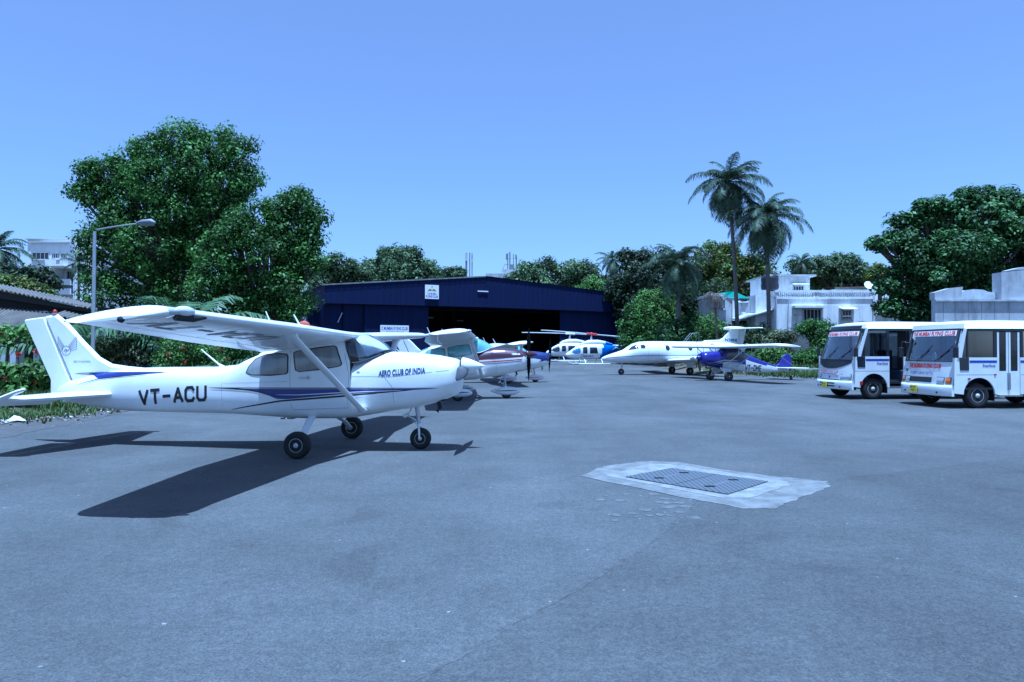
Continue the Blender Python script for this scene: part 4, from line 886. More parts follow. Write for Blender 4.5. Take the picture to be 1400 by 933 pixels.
# ------------------------------------------------------------------ ground
def terr(x, y):
    g = gz(y)
    r = max(0, min(1, (y-47)/9))*max(0, min(1, (x-13-max(0, y-60)*.05)/5)) if x > 13 else 0
    g += 1.1*r*r*(3-2*r)*(1 if y < 200 else 1)
    l = max(0, min(1, (-13-x)/6))*max(0, min(1, (y-14)/6))
    return g+.25*l
def gridsheet(name, xs, ys, zf, mats, kind='structure'):
    X, Y = np.meshgrid(xs, ys); Z = np.vectorize(zf)(X, Y); V = np.stack([X, Y, Z], -1).reshape(-1, 3); nx = len(xs)
    i, j = np.meshgrid(np.arange(len(ys)-1), np.arange(nx-1), indexing='ij'); a = (i*nx+j).ravel()
    o = npmesh(name, V, np.stack([a, a+1, a+nx+1, a+nx], 1), mats, smooth=True); o['kind'] = kind; return o
def soilmat():
    m, nt, b = newmat('soil_and_weeds'); N = nt.nodes; Lk = nt.links; tc = N.new('ShaderNodeTexCoord')
    def ns(sc, d=8): n = N.new('ShaderNodeTexNoise'); n.inputs['Scale'].default_value = sc; n.inputs['Detail'].default_value = d; n.inputs['Roughness'].default_value = .7; Lk.new(tc.outputs['Object'], n.inputs['Vector']); return n
    a, c = ns(.35), ns(6)
    r = N.new('ShaderNodeValToRGB'); e = r.color_ramp.elements; e[0].position = .42; e[0].color = (.17, .125, .085, 1); e[1].position = .6; e[1].color = (.05, .075, .025, 1); Lk.new(a.outputs['Fac'], r.inputs[0])
    mx = N.new('ShaderNodeMix'); mx.data_type = 'RGBA'; mx.blend_type = 'MULTIPLY'; mx.inputs[0].default_value = .8; r2 = N.new('ShaderNodeValToRGB'); r2.color_ramp.elements[0].position = .3; r2.color_ramp.elements[0].color = (.35, .35, .35, 1); r2.color_ramp.elements[1].position = .7
    Lk.new(c.outputs['Fac'], r2.inputs[0]); Lk.new(r.outputs[0], mx.inputs[6]); Lk.new(r2.outputs[0], mx.inputs[7]); Lk.new(mx.outputs[2], b.inputs['Base Color']); b.inputs['Roughness'].default_value = .95
    bp = N.new('ShaderNodeBump'); bp.inputs['Distance'].default_value = .08; Lk.new(c.outputs['Fac'], bp.inputs['Height']); Lk.new(bp.outputs[0], b.inputs['Normal']); return m
def asphaltmat(base=.088, name='sun_bleached_asphalt', gs=1.):
    m, nt, b = newmat(name); N = nt.nodes; Lk = nt.links; tc = N.new('ShaderNodeTexCoord')
    def ns(sc, d=6, ro=.6, vec=None, dist=0):
        n = N.new('ShaderNodeTexNoise'); n.inputs['Scale'].default_value = sc; n.inputs['Detail'].default_value = d; n.inputs['Roughness'].default_value = ro; n.inputs['Distortion'].default_value = dist
        if vec: mp = N.new('ShaderNodeMapping'); mp.inputs['Scale'].default_value = vec; mp.inputs['Rotation'].default_value = (0, 0, .5); Lk.new(tc.outputs['Object'], mp.inputs[0]); Lk.new(mp.outputs[0], n.inputs['Vector'])
        else: Lk.new(tc.outputs['Object'], n.inputs['Vector'])
        return n
    def rng(src, a, c, lo, hi): r = N.new('ShaderNodeMapRange'); r.inputs[1].default_value = a; r.inputs[2].default_value = c; r.inputs[3].default_value = lo; r.inputs[4].default_value = hi; Lk.new(src, r.inputs[0]); return r.outputs[0]
    def mul(a, c): q = N.new('ShaderNodeMath'); q.operation = 'MULTIPLY'; Lk.new(a, q.inputs[0]); Lk.new(c, q.inputs[1]); return q.outputs[0]
    big = rng(ns(.16, 5, .6, None, .6).outputs['Fac'], .35, .65, .80, 1.14); mid = rng(ns(.9, 8, .75).outputs['Fac'], .3, .7, .82, 1.14)
    strk = rng(ns(.5, 5, .6, (1, .12, 1)).outputs['Fac'], .4, .7, 1.06, .88)
    fine = rng(ns(14*gs, 4, .8).outputs['Fac'], .3, .7, .80, 1.2); agg = rng(ns(72*gs, 3, .7).outputs['Fac'], .3, .72, .55, 1.5)
    v = N.new('ShaderNodeTexVoronoi'); v.inputs['Scale'].default_value = 38; Lk.new(tc.outputs['Object'], v.inputs['Vector'])
    sp = N.new('ShaderNodeTexVoronoi'); sp.inputs['Scale'].default_value = 3.3; Lk.new(tc.outputs['Object'], sp.inputs['Vector'])
    speck = rng(sp.outputs['Distance'], .03, .05, 2.8, 1.0)
    val = mul(mul(mul(big, mid), mul(fine, agg)), mul(strk, speck))
    stn = rng(ns(.55, 4, .55, None, 1.2).outputs['Fac'], .60, .68, 1.0, .84); crk = N.new('ShaderNodeTexVoronoi'); crk.feature = 'DISTANCE_TO_EDGE'; crk.inputs['Scale'].default_value = .16; wp = ns(1.6, 4, .6); va = N.new('ShaderNodeVectorMath'); va.operation = 'MULTIPLY_ADD'; va.inputs[1].default_value = (.5, .5, .5); Lk.new(wp.outputs['Color'], va.inputs[0]); Lk.new(tc.outputs['Object'], va.inputs[2]); Lk.new(va.outputs[0], crk.inputs['Vector'])
    crm = rng(crk.outputs['Distance'], .0, .0018, .86, 1.0); val = mul(mul(val, stn), crm)
    cb = N.new('ShaderNodeCombineColor'); 
    for i, k in enumerate((base*1.0, base*1.01, base*1.0)):
        q = N.new('ShaderNodeMath'); q.operation = 'MULTIPLY'; q.inputs[1].default_value = k; Lk.new(val, q.inputs[0]); Lk.new(q.outputs[0], cb.inputs[i])
    Lk.new(cb.outputs[0], b.inputs['Base Color']); b.inputs['Roughness'].default_value = .85; b.inputs['Specular IOR Level'].default_value = .3
    bp = N.new('ShaderNodeBump'); bp.inputs['Strength'].default_value = .5; bp.inputs['Distance'].default_value = .012; Lk.new(agg, bp.inputs['Height']); Lk.new(bp.outputs[0], b.inputs['Normal']); return m
M['soil'] = soilmat(); M['asphalt'] = asphaltmat(); M['asphalt2'] = asphaltmat(.077, 'coarse_newer_asphalt', 1.); M['oldasphalt'] = mat('dusty_old_asphalt', (.078, .074, .069), .95, var=.4, scale=4, bump=.3, bscale=60)
xs = np.unique(np.concatenate([np.linspace(-60, 60, 81), np.linspace(-1500, -60, 12), np.linspace(60, 1500, 12)]))
ys = np.unique(np.concatenate([np.linspace(-20, 110, 105), np.linspace(110, 2500, 14), [-300, -100]]))
gridsheet('ground', xs, ys, lambda x, y: terr(x, y)-.012, 'soil')
LB = [(-160, -60), (-50, -25), (-40, -11.5), (0, -10.2), (13, -10.0), (16.5, -10.3), (20, -10.9), (27, -12.6), (40, -17.5), (69, -24), (86, -24), (95, -24)]
RB = [(-160, 60), (-40, 60), (30, 60), (34, 44), (41, 27), (44, 19.2), (48, 17.2), (56, 15.3), (62, 16.0), (70, 17), (86, 16), (95, 16)]
def strip(name, ys_, L_, R_, dz, mt, n=24, jit=.0):
    V = []; rows = list(ys_)
    for k, y in enumerate(rows):
        a = lerp_poly(L_, y)+jit*(RNG.random()-.5); c = lerp_poly(R_, y)+jit*(RNG.random()-.5)
        for j in range(n+1): x = a+(c-a)*j/n; V.append((x, y, gz(y)+dz))
    V = np.array(V); w = n+1; i, j = np.meshgrid(np.arange(len(rows)-1), np.arange(n), indexing='ij'); a = (i*w+j).ravel()
    o = npmesh(name, V, np.stack([a, a+1, a+w+1, a+w], 1), mt, smooth=True); return o
o = strip('road', np.concatenate([np.linspace(-155, -32, 10), np.linspace(-30, 10, 14), np.linspace(10.3, 92, 250)]), LB, RB, .004, 'asphalt', jit=.22); o['kind'] = 'structure'
o = strip('path', np.linspace(8, 45, 120), [(y, x-1.6-.1*math.sin(y)) for y, x in LB], [(y, x+.12) for y, x in LB], .0085, 'oldasphalt', 6, .25); o['kind'] = 'structure'
# seam between two layers of asphalt
sm = MB(); pts = [(2.15, 8.0), (1.75, 7.1), (1.2, 6.1), (.6, 5.15), (0, 4.3), (-.55, 3.5), (-.9, 2.9)]; vs = []
for i in range(61):
    t = i/60*(len(pts)-1); k = min(int(t), len(pts)-2); p = Vector(pts[k]).lerp(Vector(pts[k+1]), t-k); w_ = .004+.006*random.random(); x = p.x+.04*random.random(); vs += [(x-w_, p.y, .0084), (x+w_, p.y+.004, .0084)]
sm.add(vs, [(2*i, 2*i+1, 2*i+3, 2*i+2) for i in range(60)]); so = sm.build('asphalt_seam', mat('seam_dust', (.105, .105, .105), .95, var=.7, scale=7)); tag(so, kind='structure')
NB = [(-9, -4.2), (2.9, -.9), (3.5, -.55), (4.3, 0), (5.15, .6), (6.1, 1.2), (7.1, 1.75), (8.0, 2.2), (8.8, 3.4), (9.6, 5.2), (11, 8), (12.6, 12), (15, 20), (16.5, 30)]
o = strip('road', np.concatenate([np.linspace(-9, 2.9, 10), np.linspace(3, 16.5, 220)]), NB, [(-9, 55), (30, 55)], .0064, 'asphalt2', 20, .09); o['kind'] = 'structure'
# concrete apron round the inspection covers
def blob(name, poly, z, mt, n=6, j=.03):
    P = [Vector(p) for p in poly]; Q = []
    for a, b in zip(P, P[1:]+P[:1]):
        for i in range(n): q = a.lerp(b, i/n); Q.append((q.x+random.uniform(-j, j), q.y+random.uniform(-j, j)))
    m = MB(); c = sum(P, Vector((0, 0)))/len(P); m.add([(x, y, z) for x, y in Q]+[(c.x, c.y, z)], [(i, (i+1) % len(Q), len(Q)) for i in range(len(Q))])
    m.add([(x, y, z) for x, y in Q]+[(x, y, 0) for x, y in Q], [(i, len(Q)+i, len(Q)+(i+1) % len(Q), (i+1) % len(Q)) for i in range(len(Q))]); return m.build(name, mt)
M['concrete'] = mat('patched_concrete', (.17, .17, .165), .9, var=.5, scale=4, bump=.5, bscale=30); M['concrete2'] = mat('smooth_concrete', (.225, .225, .22), .85, var=.45, scale=5, bump=.4, bscale=40); M['cement'] = mat('cement_smear', (.115, .115, .112), .9, var=.4, scale=12)
pd = blob('concrete_patch', [(.95, 9.35), (1.35, 10.15), (2.0, 10.6), (2.5, 10.5), (3.3, 9.5), (4.06, 8.95), (3.95, 8.6), (3.2, 7.85), (2.85, 7.45), (2.5, 7.42), (1.9, 8.05)], .0115, 'concrete', 8, .028); tag(pd, kind='structure')
pd = blob('concrete_surround', [(1.25, 9.35), (2.05, 10.35), (2.35, 10.3), (3.55, 8.95), (3.5, 8.7), (2.75, 7.95), (2.4, 7.95)], .0155, 'concrete2', 6, .022); tag(pd, kind='structure')
def splats():
    m = MB()
    for k in range(34):
        x, y = random.uniform(1.0, 1.9), random.uniform(6.9, 8.2); r = random.uniform(.015, .065); n = 11
        m.add([(x+r*math.cos(2*math.pi*i/n)*random.uniform(.7, 1.6), y+r*math.sin(2*math.pi*i/n)*random.uniform(.7, 1.5), .0068+.00003*k) for i in range(n)], [tuple(range(n))])
    o = m.build('spilled_concrete', 'cement'); tag(o, kind='structure')
splats()
def metalplate():
    m, nt, b = newmat('chequer_plate'); N = nt.nodes; Lk = nt.links; tc = N.new('ShaderNodeTexCoord'); w = N.new('ShaderNodeTexWave'); w.inputs['Scale'].default_value = 5; mp = N.new('ShaderNodeMapping'); mp.inputs['Rotation'].default_value = (0, 0, .8); w2 = N.new('ShaderNodeTexWave'); w2.inputs['Scale'].default_value = 5
    Lk.new(tc.outputs['Object'], w.inputs['Vector']); Lk.new(tc.outputs['Object'], mp.inputs[0]); mp.inputs['Rotation'].default_value = (0, 0, 1.57); Lk.new(mp.outputs[0], w2.inputs['Vector'])
    q = N.new('ShaderNodeMath'); q.operation = 'MULTIPLY'; Lk.new(w.outputs['Fac'], q.inputs[0]); Lk.new(w2.outputs['Fac'], q.inputs[1])
    r = N.new('ShaderNodeValToRGB'); r.color_ramp.elements[0].color = (.06, .065, .075, 1); r.color_ramp.elements[1].color = (.13, .14, .155, 1); r.color_ramp.elements[1].position = .35; Lk.new(q.outputs[0], r.inputs[0]); Lk.new(r.outputs[0], b.inputs['Base Color']); b.inputs['Roughness'].default_value = .6; b.inputs['Metallic'].default_value = .2
    bp = N.new('ShaderNodeBump'); bp.inputs['Distance'].default_value = .01; Lk.new(q.outputs[0], bp.inputs['Height']); Lk.new(bp.outputs[0], b.inputs['Normal']); return m
M['plate'] = metalplate()
c4 = [Vector((1.514, 9.22)), Vector((2.275, 9.89)), Vector((3.28, 8.89)), Vector((2.52, 8.10))]   # left, back, right, front
for k in (0, 1):
    t0, t1 = (0, .495) if k == 0 else (.505, 1)
    q = [c4[0].lerp(c4[3], t0), c4[0].lerp(c4[3], t1), c4[1].lerp(c4[2], t1), c4[1].lerp(c4[2], t0)]; c = sum(q, Vector((0, 0)))/4
    r = thing('inspection_cover', ['steel inspection cover nearer the parked aeroplane, half of a pair in concrete', 'steel inspection cover nearer the buses, half of a pair in concrete'][k], 'cover', (c.x, c.y, .0165), 0, 'inspection covers in the concrete patch')
    m = MB(); m.prism([(p.x-c.x, p.y-c.y) for p in q], 0, .012); m.build('cover_plate', 'plate', r)
    for s_ in (.22, .78):
        e = q[0].lerp(q[1], .5).lerp(q[3].lerp(q[2], .5), s_)-c; h = MB(); h.bbox(e.x-.065, e.x+.065, e.y-.035, e.y+.035, .012, .015, .002); h.build('lifting_slot', 'bladeblack', r)
    e0, e1 = q[0].lerp(q[1], .5)-c, q[3].lerp(q[2], .5)-c; h = MB(); d_ = (e1-e0); n_ = Vector((-d_.y, d_.x)).normalized()*.012
    a_, b_ = e0+d_*.32, e0+d_*.68; h.add([(a_.x-n_.x, a_.y-n_.y, .0135), (a_.x+n_.x, a_.y+n_.y, .0135), (b_.x+n_.x, b_.y+n_.y, .0135), (b_.x-n_.x, b_.y-n_.y, .0135)], [(0, 1, 2, 3)]); h.build('hinge_bar', 'alu', r)

# ------------------------------------------------------------------ corrugated things
def corrmat(name, col, dirt=.5, sc=1.0):
    m, nt, b = newmat(name); N = nt.nodes; Lk = nt.links; tc = N.new('ShaderNodeTexCoord')
    mp = N.new('ShaderNodeMapping'); mp.inputs['Scale'].default_value = (1.2, 1.2, .10); Lk.new(tc.outputs['Object'], mp.inputs[0])
    n = N.new('ShaderNodeTexNoise'); n.inputs['Scale'].default_value = 1.6*sc; n.inputs['Detail'].default_value = 7; n.inputs['Roughness'].default_value = .7; Lk.new(mp.outputs[0], n.inputs['Vector'])
    r = N.new('ShaderNodeValToRGB'); r.color_ramp.elements[0].position = .3; r.color_ramp.elements[1].position = .72; r.color_ramp.elements[0].color = (*[c*(1-dirt) for c in col], 1); r.color_ramp.elements[1].color = (*[c*(1+dirt*.5) for c in col], 1)
    Lk.new(n.outputs['Fac'], r.inputs[0]); Lk.new(r.outputs[0], b.inputs['Base Color']); b.inputs['Roughness'].default_value = .75; b.inputs['Specular IOR Level'].default_value = .2; return m
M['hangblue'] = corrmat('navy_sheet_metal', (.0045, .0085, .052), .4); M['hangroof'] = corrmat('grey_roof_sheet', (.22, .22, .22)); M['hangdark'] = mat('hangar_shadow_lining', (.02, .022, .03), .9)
def corr(mb, p0, p1, h0, h1, pitch=.5, dep=.05, mi=0, top0=None, top1=None, zb0=None, zb1=None):
    "upright corrugated sheet from p0 to p1 (xy), from zb to top"
    p0, p1 = Vector(p0), Vector(p1); L_ = (p1-p0).length; n = max(2, int(L_/pitch*4)); nn = Vector((-(p1-p0).y, (p1-p0).x)).normalized(); vs = []
    for i in range(n+1):
        t = i/n; p = p0.lerp(p1, t)+nn*dep*.35*(.5 if (i % 4) in (1, 2) else -.5); zb = h0[0]+(h1[0]-h0[0])*t; zt = h0[1]+(h1[1]-h0[1])*t; vs += [(p.x, p.y, zb), (p.x, p.y, zt)]
    mb.add(vs, [(2*i, 2*i+2, 2*i+3, 2*i+1) for i in range(n)], mi)
HL, HR = Vector((-18.95, 69.4)), Vector((13.6, 86.2)); hu = (HR-HL).normalized(); hn = Vector((-hu.y, hu.x)); HW = (HR-HL).length; hb = .62
hang = thing('aircraft_hangar', 'long dark blue sheet-metal hangar with a wide open doorway', 'hangar', (HL.x, HL.y, 0), math.atan2(hu.y, hu.x))
EV, EV2, PK, FB_, PX_ = 8.30, 8.75, 10.0, 6.45, .485*HW
d0, d1 = .0, .0
def hx(px):  # distance along the front where the photo column px meets it
    k = (px-700)/F_PX; return (k*HL.y-HL.x)/(hu.x-k*hu.y)
a0, a1, a2, a3 = hx(498), hx(586), hx(766), hx(838)
w = MB(); corr(w, (0, -.5), (PX_, -.5), (FB_, EV), (FB_+.1, PK), .6, .06); corr(w, (PX_, -.5), (HW, -.5), (FB_+.1, PK), (FB_, EV2), .6, .06)
w.add([(0, -.5, FB_), (HW, -.5, FB_), (HW, .3, FB_), (0, .3, FB_)], [(0, 1, 2, 3)]); corr(w, (0, .3), (0, -.5), (FB_, EV), (FB_, EV), .6, .04); corr(w, (HW, -.5), (HW, .3), (FB_, EV2), (FB_, EV2), .6, .04); w.build('fascia', 'hangblue', hang)
for x0, x1, yy in ((0, a0*.48, .25), (a0*.48, a0, .10), (a0, a1, -.05), (a2, a3, .1)):
    w = MB(); corr(w, (x0, yy), (x1-.04, yy), (hb, FB_), (hb, FB_), .45, .05); w.box(x0, x0+.08, yy-.06, yy+.06, hb, FB_); w.build('door_leaf', 'hangblue', hang)
w = MB(); corr(w, (HW, .3), (HW, 30), (hb, EV2), (hb, EV2), .6, .06); w.build('side_wall', 'hangblue', hang)
w = MB(); corr(w, (0, 30), (0, .3), (hb, EV), (hb, EV), .6, .06); w.build('side_wall', 'hangblue', hang)
w = MB(); corr(w, (a3, .2), (HW, .2), (hb, FB_), (hb, FB_), .45, .05); w.build('front_wall', 'hangblue', hang)
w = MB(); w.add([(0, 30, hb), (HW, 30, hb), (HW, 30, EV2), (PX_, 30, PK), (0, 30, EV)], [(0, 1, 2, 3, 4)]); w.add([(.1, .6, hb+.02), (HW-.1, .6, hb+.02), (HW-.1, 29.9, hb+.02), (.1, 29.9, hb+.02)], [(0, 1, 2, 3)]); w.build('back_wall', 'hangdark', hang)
w = MB(); w.add([(-.3, -.6, EV+.02), (PX_, -.6, PK+.05), (PX_, 30.3, PK+.05), (-.3, 30.3, EV+.02), (HW+.3, -.6, EV2+.02), (HW+.3, 30.3, EV2+.02)], [(0, 1, 2, 3), (1, 4, 5, 2)])
w.add([(-.3, -.62, EV-.10), (PX_, -.62, PK-.07), (PX_, -.62, PK+.06), (-.3, -.62, EV+.03)], [(0, 1, 2, 3)]); w.build('roof', 'hangroof', hang)
w = MB()
w.box(.5, HW-.5, 14, 14.2, 6.9, 7.2)
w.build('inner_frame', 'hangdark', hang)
for k, px in enumerate((652,)):
    f = MB(); x = hx(650); f.box(x, x+1.3, -.62, -.55, 8.25, 8.36); f.build('light_fitting', 'banner', hang)
for px, yy in ((618, 8), (690, 14), (640, 18)):
    f = MB(); x = hx(px); f.box(x, x+.9, yy, yy+.1, 5.6, 5.75); f.build('tube_lamp', 'grey_letter', hang)
# square board and long banner
sx = hx(587.5); sb = thing('square_sign', 'square white sign with emblem above the hangar door', 'sign', tuple((HL+hu*sx-hn*.62).to_3d()[:2])+(8.0,), math.atan2(hu.y, hu.x))
b = MB(); b.box(-.78, .78, -.05, 0, -.75, .75); 
def sg(x0, x1, z0, z1): return lambda u, v: (x0+(x1-x0)*u, -.056, z0+(z1-z0)*v)
write(b, 'THE MUMBAI', sg(-.52, .52, -.30, -.10), 1, .01); write(b, 'FLYING CLUB', sg(-.66, .66, -.62, -.36), 1, .03)
for s_ in (-1, 1):
    P = [(s_*x, -.056, z) for x, z in ((.05, .28), (.2, .34), (.42, .20), (.52, .02), (.36, .10), (.15, .08), (.04, .12))]; b.add(P, [tuple(range(7))], 2)
b.add([(.13*math.cos(a*math.pi/5), -.057, .2+.13*math.sin(a*math.pi/5)) for a in range(10)], [tuple(range(10))], 3); b.add([(.06*math.cos(a*math.pi/5), -.057, .55+.10*math.sin(a*math.pi/5)) for a in range(10)], [tuple(range(10))], 2); b.build('board', ['banner', 'bluetxt', 'grey_mark', 'yplate'], sb)
sx = hx(539); z0 = at(520, 466, 75).z; pB = HL+hu*sx-hn*.12
bn = thing('door_banner', 'white banner with blue lettering on the left hangar door', 'banner', (pB.x, pB.y, 3.75), math.atan2(hu.y, hu.x))
b = MB(); b.box(-1.55, 1.55, -.03, 0, -.55, .62); sgb = lambda x0, x1, z0, z1: (lambda u, v: (x0+(x1-x0)*u, -.036, z0+(z1-z0)*v))
write(b, 'C MUMBAI FLYING CLUB', sgb(-1.42, 1.42, .12, .46), 1, .02); write(b, 'AIRCRAFT MAINTENANCE', sgb(-.95, 1.0, -.30, -.02), 1, .02); b.build('sheet', ['banner', 'bluetxt'], bn)
pl = MB(); pA = HL+hu*hx(465)-hn*.1; pl.tube([(pA.x-.25, pA.y-.1, 4.55), (pA.x+.2, pA.y-.1, 5.55)], .06, 6); o = pl.build('leaning_pole', 'alu'); tag(o, 'short pale pole leaning on the far left hangar door', 'pole')
# lean-to at the right, annex at the left
lr = thing('lean_to_shed', 'brown roofed lean-to against the right end of the hangar', 'shed', (HR.x, HR.y, .6), math.atan2(hu.y, hu.x))
w = MB(); w.add([(.2, .5, 6.6), (5.4, .5, 5.0), (5.4, 9, 5.0), (.2, 9, 6.6), (.2, .5, 6.45), (5.4, .5, 4.85), (5.4, 9, 4.85), (.2, 9, 6.45)], [(0, 1, 2, 3), (4, 7, 6, 5), (0, 4, 5, 1), (1, 5, 6, 2)]); w.build('roof', mat('rusty_roof_sheet', (.10, .07, .06), .8, var=.5, scale=2), lr)
w = MB(); w.box(.2, 5.0, 2, 8.5, 0, 4.8); w.build('wall', 'hangdark', lr)
la = thing('hangar_annex', 'low dark blue annex beside the left end of the hangar', 'building', (HL.x-3.6, HL.y+1.0, .5), math.atan2(hu.y, hu.x))
w = MB(); corr(w, (.5, 0), (3.6, 0), (0, 5.2), (0, 5.6), .45, .05); w.box(.5, 3.5, .2, 9, 0, 5.2); w.build('wall', 'hangblue', la)
w = MB(); w.box(.3, 3.6, -.3, 9.2, 5.6, 5.75); w.build('roof', 'hangroof', la)
w = MB(); w.box(.9, 1.5, -.12, -.05, 4.0, 4.7); w.build('window', 'grey_letter', la)

# ------------------------------------------------------------------ houses
M['white_wall'] = wallmat('weathered_white_wall', (.80, .81, .83), .28, .8, .48); M['grey_wall'] = wallmat('stained_grey_concrete', (.46, .47, .49), .45, .7, .6); M['dull_wall'] = wallmat('old_plaster', (.50, .51, .54), .25, .9, .25)  # old_plaster is a greyer wall colour, used on trims too
M['stone'] = wallmat('mossy_stone', (.20, .21, .22), .6, 1.2, .4); M['pane'] = mat('window_dark', (.03, .035, .045), .15, var=.4, scale=2); M['tarp'] = mat('green_tarpaulin', (.02, .16, .12), .6, var=.3); M['tank'] = mat('black_tank', (.02, .02, .03), .5); M['roofgrey'] = mat('asbestos_roof', (.15, .135, .12), .9, var=.55, scale=1.5, stretch=(1, .3, 1)); M['awning'] = mat('pale_sheet', (.5, .52, .55), .7, var=.3)
M['creamwall'] = wallmat('pale_apartment_wall', (.74, .76, .80), .12, .5, .2)
def window(root, x, y, z, w_, h_, dep=.18, hood=True, bars=3, name='window'):
    f = MB(); f.box(x, x+w_, y-.04, y+.02, z, z+h_, 1); t = .07
    for a in (0, 1): f.box(x+a*(w_-t), x+t+a*(w_-t), y-.08, y-.01, z, z+h_, 0)
    f.box(x, x+w_, y-.08, y-.01, z, z+t, 0); f.box(x, x+w_, y-.08, y-.01, z+h_-t, z+h_, 0)
    for k in range(1, bars): f.box(x+w_*k/bars-.025, x+w_*k/bars+.025, y-.07, y-.01, z, z+h_, 0)
    f.box(x-.08, x+w_+.08, y-.2, y-.003, z-.12, z-.02, 0)
    o = f.build(name, ['dull_wall', 'pane'], root)
    if hood: h = MB(); h.add([(x-.25, y-.01, z+h_+.22), (x+w_+.25, y-.01, z+h_+.22), (x+w_+.25, y-.75, z+h_+.08), (x-.25, y-.75, z+h_+.08), (x-.25, y-.01, z+h_+.10), (x+w_+.25, y-.01, z+h_+.10), (x+w_+.25, y-.75, z+h_), (x-.25, y-.75, z+h_)], [(0, 3, 2, 1), (4, 5, 6, 7), (3, 7, 6, 2), (0, 4, 7, 3), (1, 2, 6, 5)]); h.build('hood', 'white_wall', o)
    return o
VY = 60; vx = lambda px: (px-700)/F_PX*VY; vz = lambda py: CAM_H+(HOR-py)/F_PX*VY
vil = thing('white_villa', 'weathered white flat-roofed house with balustraded terrace', 'house', (vx(1060), VY, 1.2))
ox, oz = vx(1060), 1.2; X = lambda px: vx(px)-ox; Zz = lambda py: vz(py)-oz
w = MB(); w.box(X(1060), X(1193), .0, 9, 0, Zz(406)); w.box(X(1040), X(1060), 1.2, 9, 0, Zz(402)); w.build('wall', 'white_wall', vil)
w = MB(); w.box(X(1060)-.05, X(1195), -.12, 0.25, Zz(400), Zz(397)); w.box(X(1060), X(1194), -.08, .2, Zz(409), Zz(406)); 
n = 46
for k in range(n):
    x = X(1062)+(X(1192)-X(1062))*k/(n-1)
    if 17 < k < 20 or k == 0 or k == n-1: w.box(x-.12, x+.12, -.06, .18, Zz(406), Zz(400)); continue
    w.tube([(x, .06, Zz(406)), (x, .06, Zz(404)), (x, .06, Zz(402)), (x, .06, Zz(400))], [.05, .085, .05, .05], 6)
w.build('balustrade', 'white_wall', vil)
w = MB(); w.box(X(1064), X(1124), 2.4, 7, Zz(406), Zz(374.5)); w.build('upper_room', 'white_wall', vil)
w = MB(); w.box(X(1060), X(1130), 1.9, 7.5, Zz(374.5), Zz(372)); w.build('roof', 'dull_wall', vil)
w = MB(); w.box(X(1193.2), X(1196), -.1, 3, 0, Zz(398)); w.build('corner_pier', 'dull_wall', vil)
w = MB(); w.box(X(1066), X(1076), 2.38, 2.39, Zz(395), Zz(381)); w.build('doorway', 'pane', vil)
window(vil, X(1100), 2.4, Zz(395), X(1115)-X(1100), Zz(387)-Zz(395), bars=4, hood=True)
w = MB(); w.box(X(1083), X(1126), -.7, .02, Zz(421.5), Zz(418.5)); w.build('canopy', 'white_wall', vil)
window(vil, X(1098), 0, Zz(444), X(1123)-X(1098), Zz(422.5)-Zz(444), bars=5, hood=False)
w = MB(); w.box(X(1085), X(1094), -.35, .1, Zz(430), Zz(424)); w.build('air_conditioner', 'awning', vil)
window(vil, X(1151), 0, Zz(437), X(1164)-X(1151), Zz(424)-Zz(437), bars=3)
w = MB(); w.box(X(1152), X(1163), -.5, 0, Zz(433.5), Zz(432)); w.build('window_ledge', 'banner', vil)
w = MB(); w.tube([(X(1061), -.12, 0), (X(1061), -.12, Zz(405))], .06, 6); w.tube([(X(1076), -.1, .3), (X(1078), -.1, Zz(410))], .04, 6); w.build('drain_pipe', 'dull_wall', vil)
dk = MB(); p = at(1187, 391, 61.5); dk.lathe([(0, .02), (-.08, .2), (-.14, .34), (-.16, .38)], (0, 0, 0), 'y', 20); dk.tube([(0, -.1, 0), (0, .5, -.5), (0, .5, -.9)], .03, 6); dk.build('dish', 'banner').name = 'satellite_dish'
o = bpy.data.objects['satellite_dish']; o.location = p; o.rotation_euler = (R(-25), 0, 0); tag(o, 'white satellite dish on the right corner of the villa roof', 'satellite dish')
tk = MB(); tk.lathe([(0, .72), (.3, .76), (.6, .72), (.9, .76), (1.2, .72), (1.35, .5), (1.4, .001)], (0, 0, 0), 'z', 18); p = at(1053, 396, 62); o = tk.build('water_tank', 'tank', None, (p.x, p.y, p.z)); tag(o, 'black water tank standing left of the villa upper room', 'water tank')
# lower house left of the villa
lh = thing('low_house', 'low pale house with green tarpaulin roof left of the villa', 'house', (vx(985), 61, 1.0)); ox, oz = vx(985), 1.0
w = MB(); w.box(X(986), X(1022), 2, 8, 0, Zz(403)); w.add([(X(1022), 2, 0), (X(1062), .6, 0), (X(1062), .6, Zz(401)), (X(1028), 2, Zz(411)), (X(1022), 2, Zz(411))], [(0, 1, 2, 3, 4)]); w.box(X(1026), X(1060), 2.05, 7, 0, Zz(411)); w.build('wall', 'dull_wall', lh)
w = MB(); w.box(X(984), X(1003), 1.5, 8, Zz(402), Zz(398)); w.box(X(1016), X(1028), 1.85, 2.5, 0, Zz(408)); w.build('roof', 'white_wall', lh)
w = MB(); w.add([(X(1004), 2, Zz(404)), (X(1040), 1.7, Zz(405)), (X(1040), 6, Zz(389)), (X(1010), 6, Zz(392)), (X(1020), 4, Zz(393))], [(0, 1, 2, 4), (4, 2, 3), (0, 4, 3)]); w.build('tarpaulin', 'tarp', lh)
w = MB(); w.box(X(1020), X(1044), 1.6, 5, Zz(411), Zz(409.5)); w.build('parapet', 'white_wall', lh)
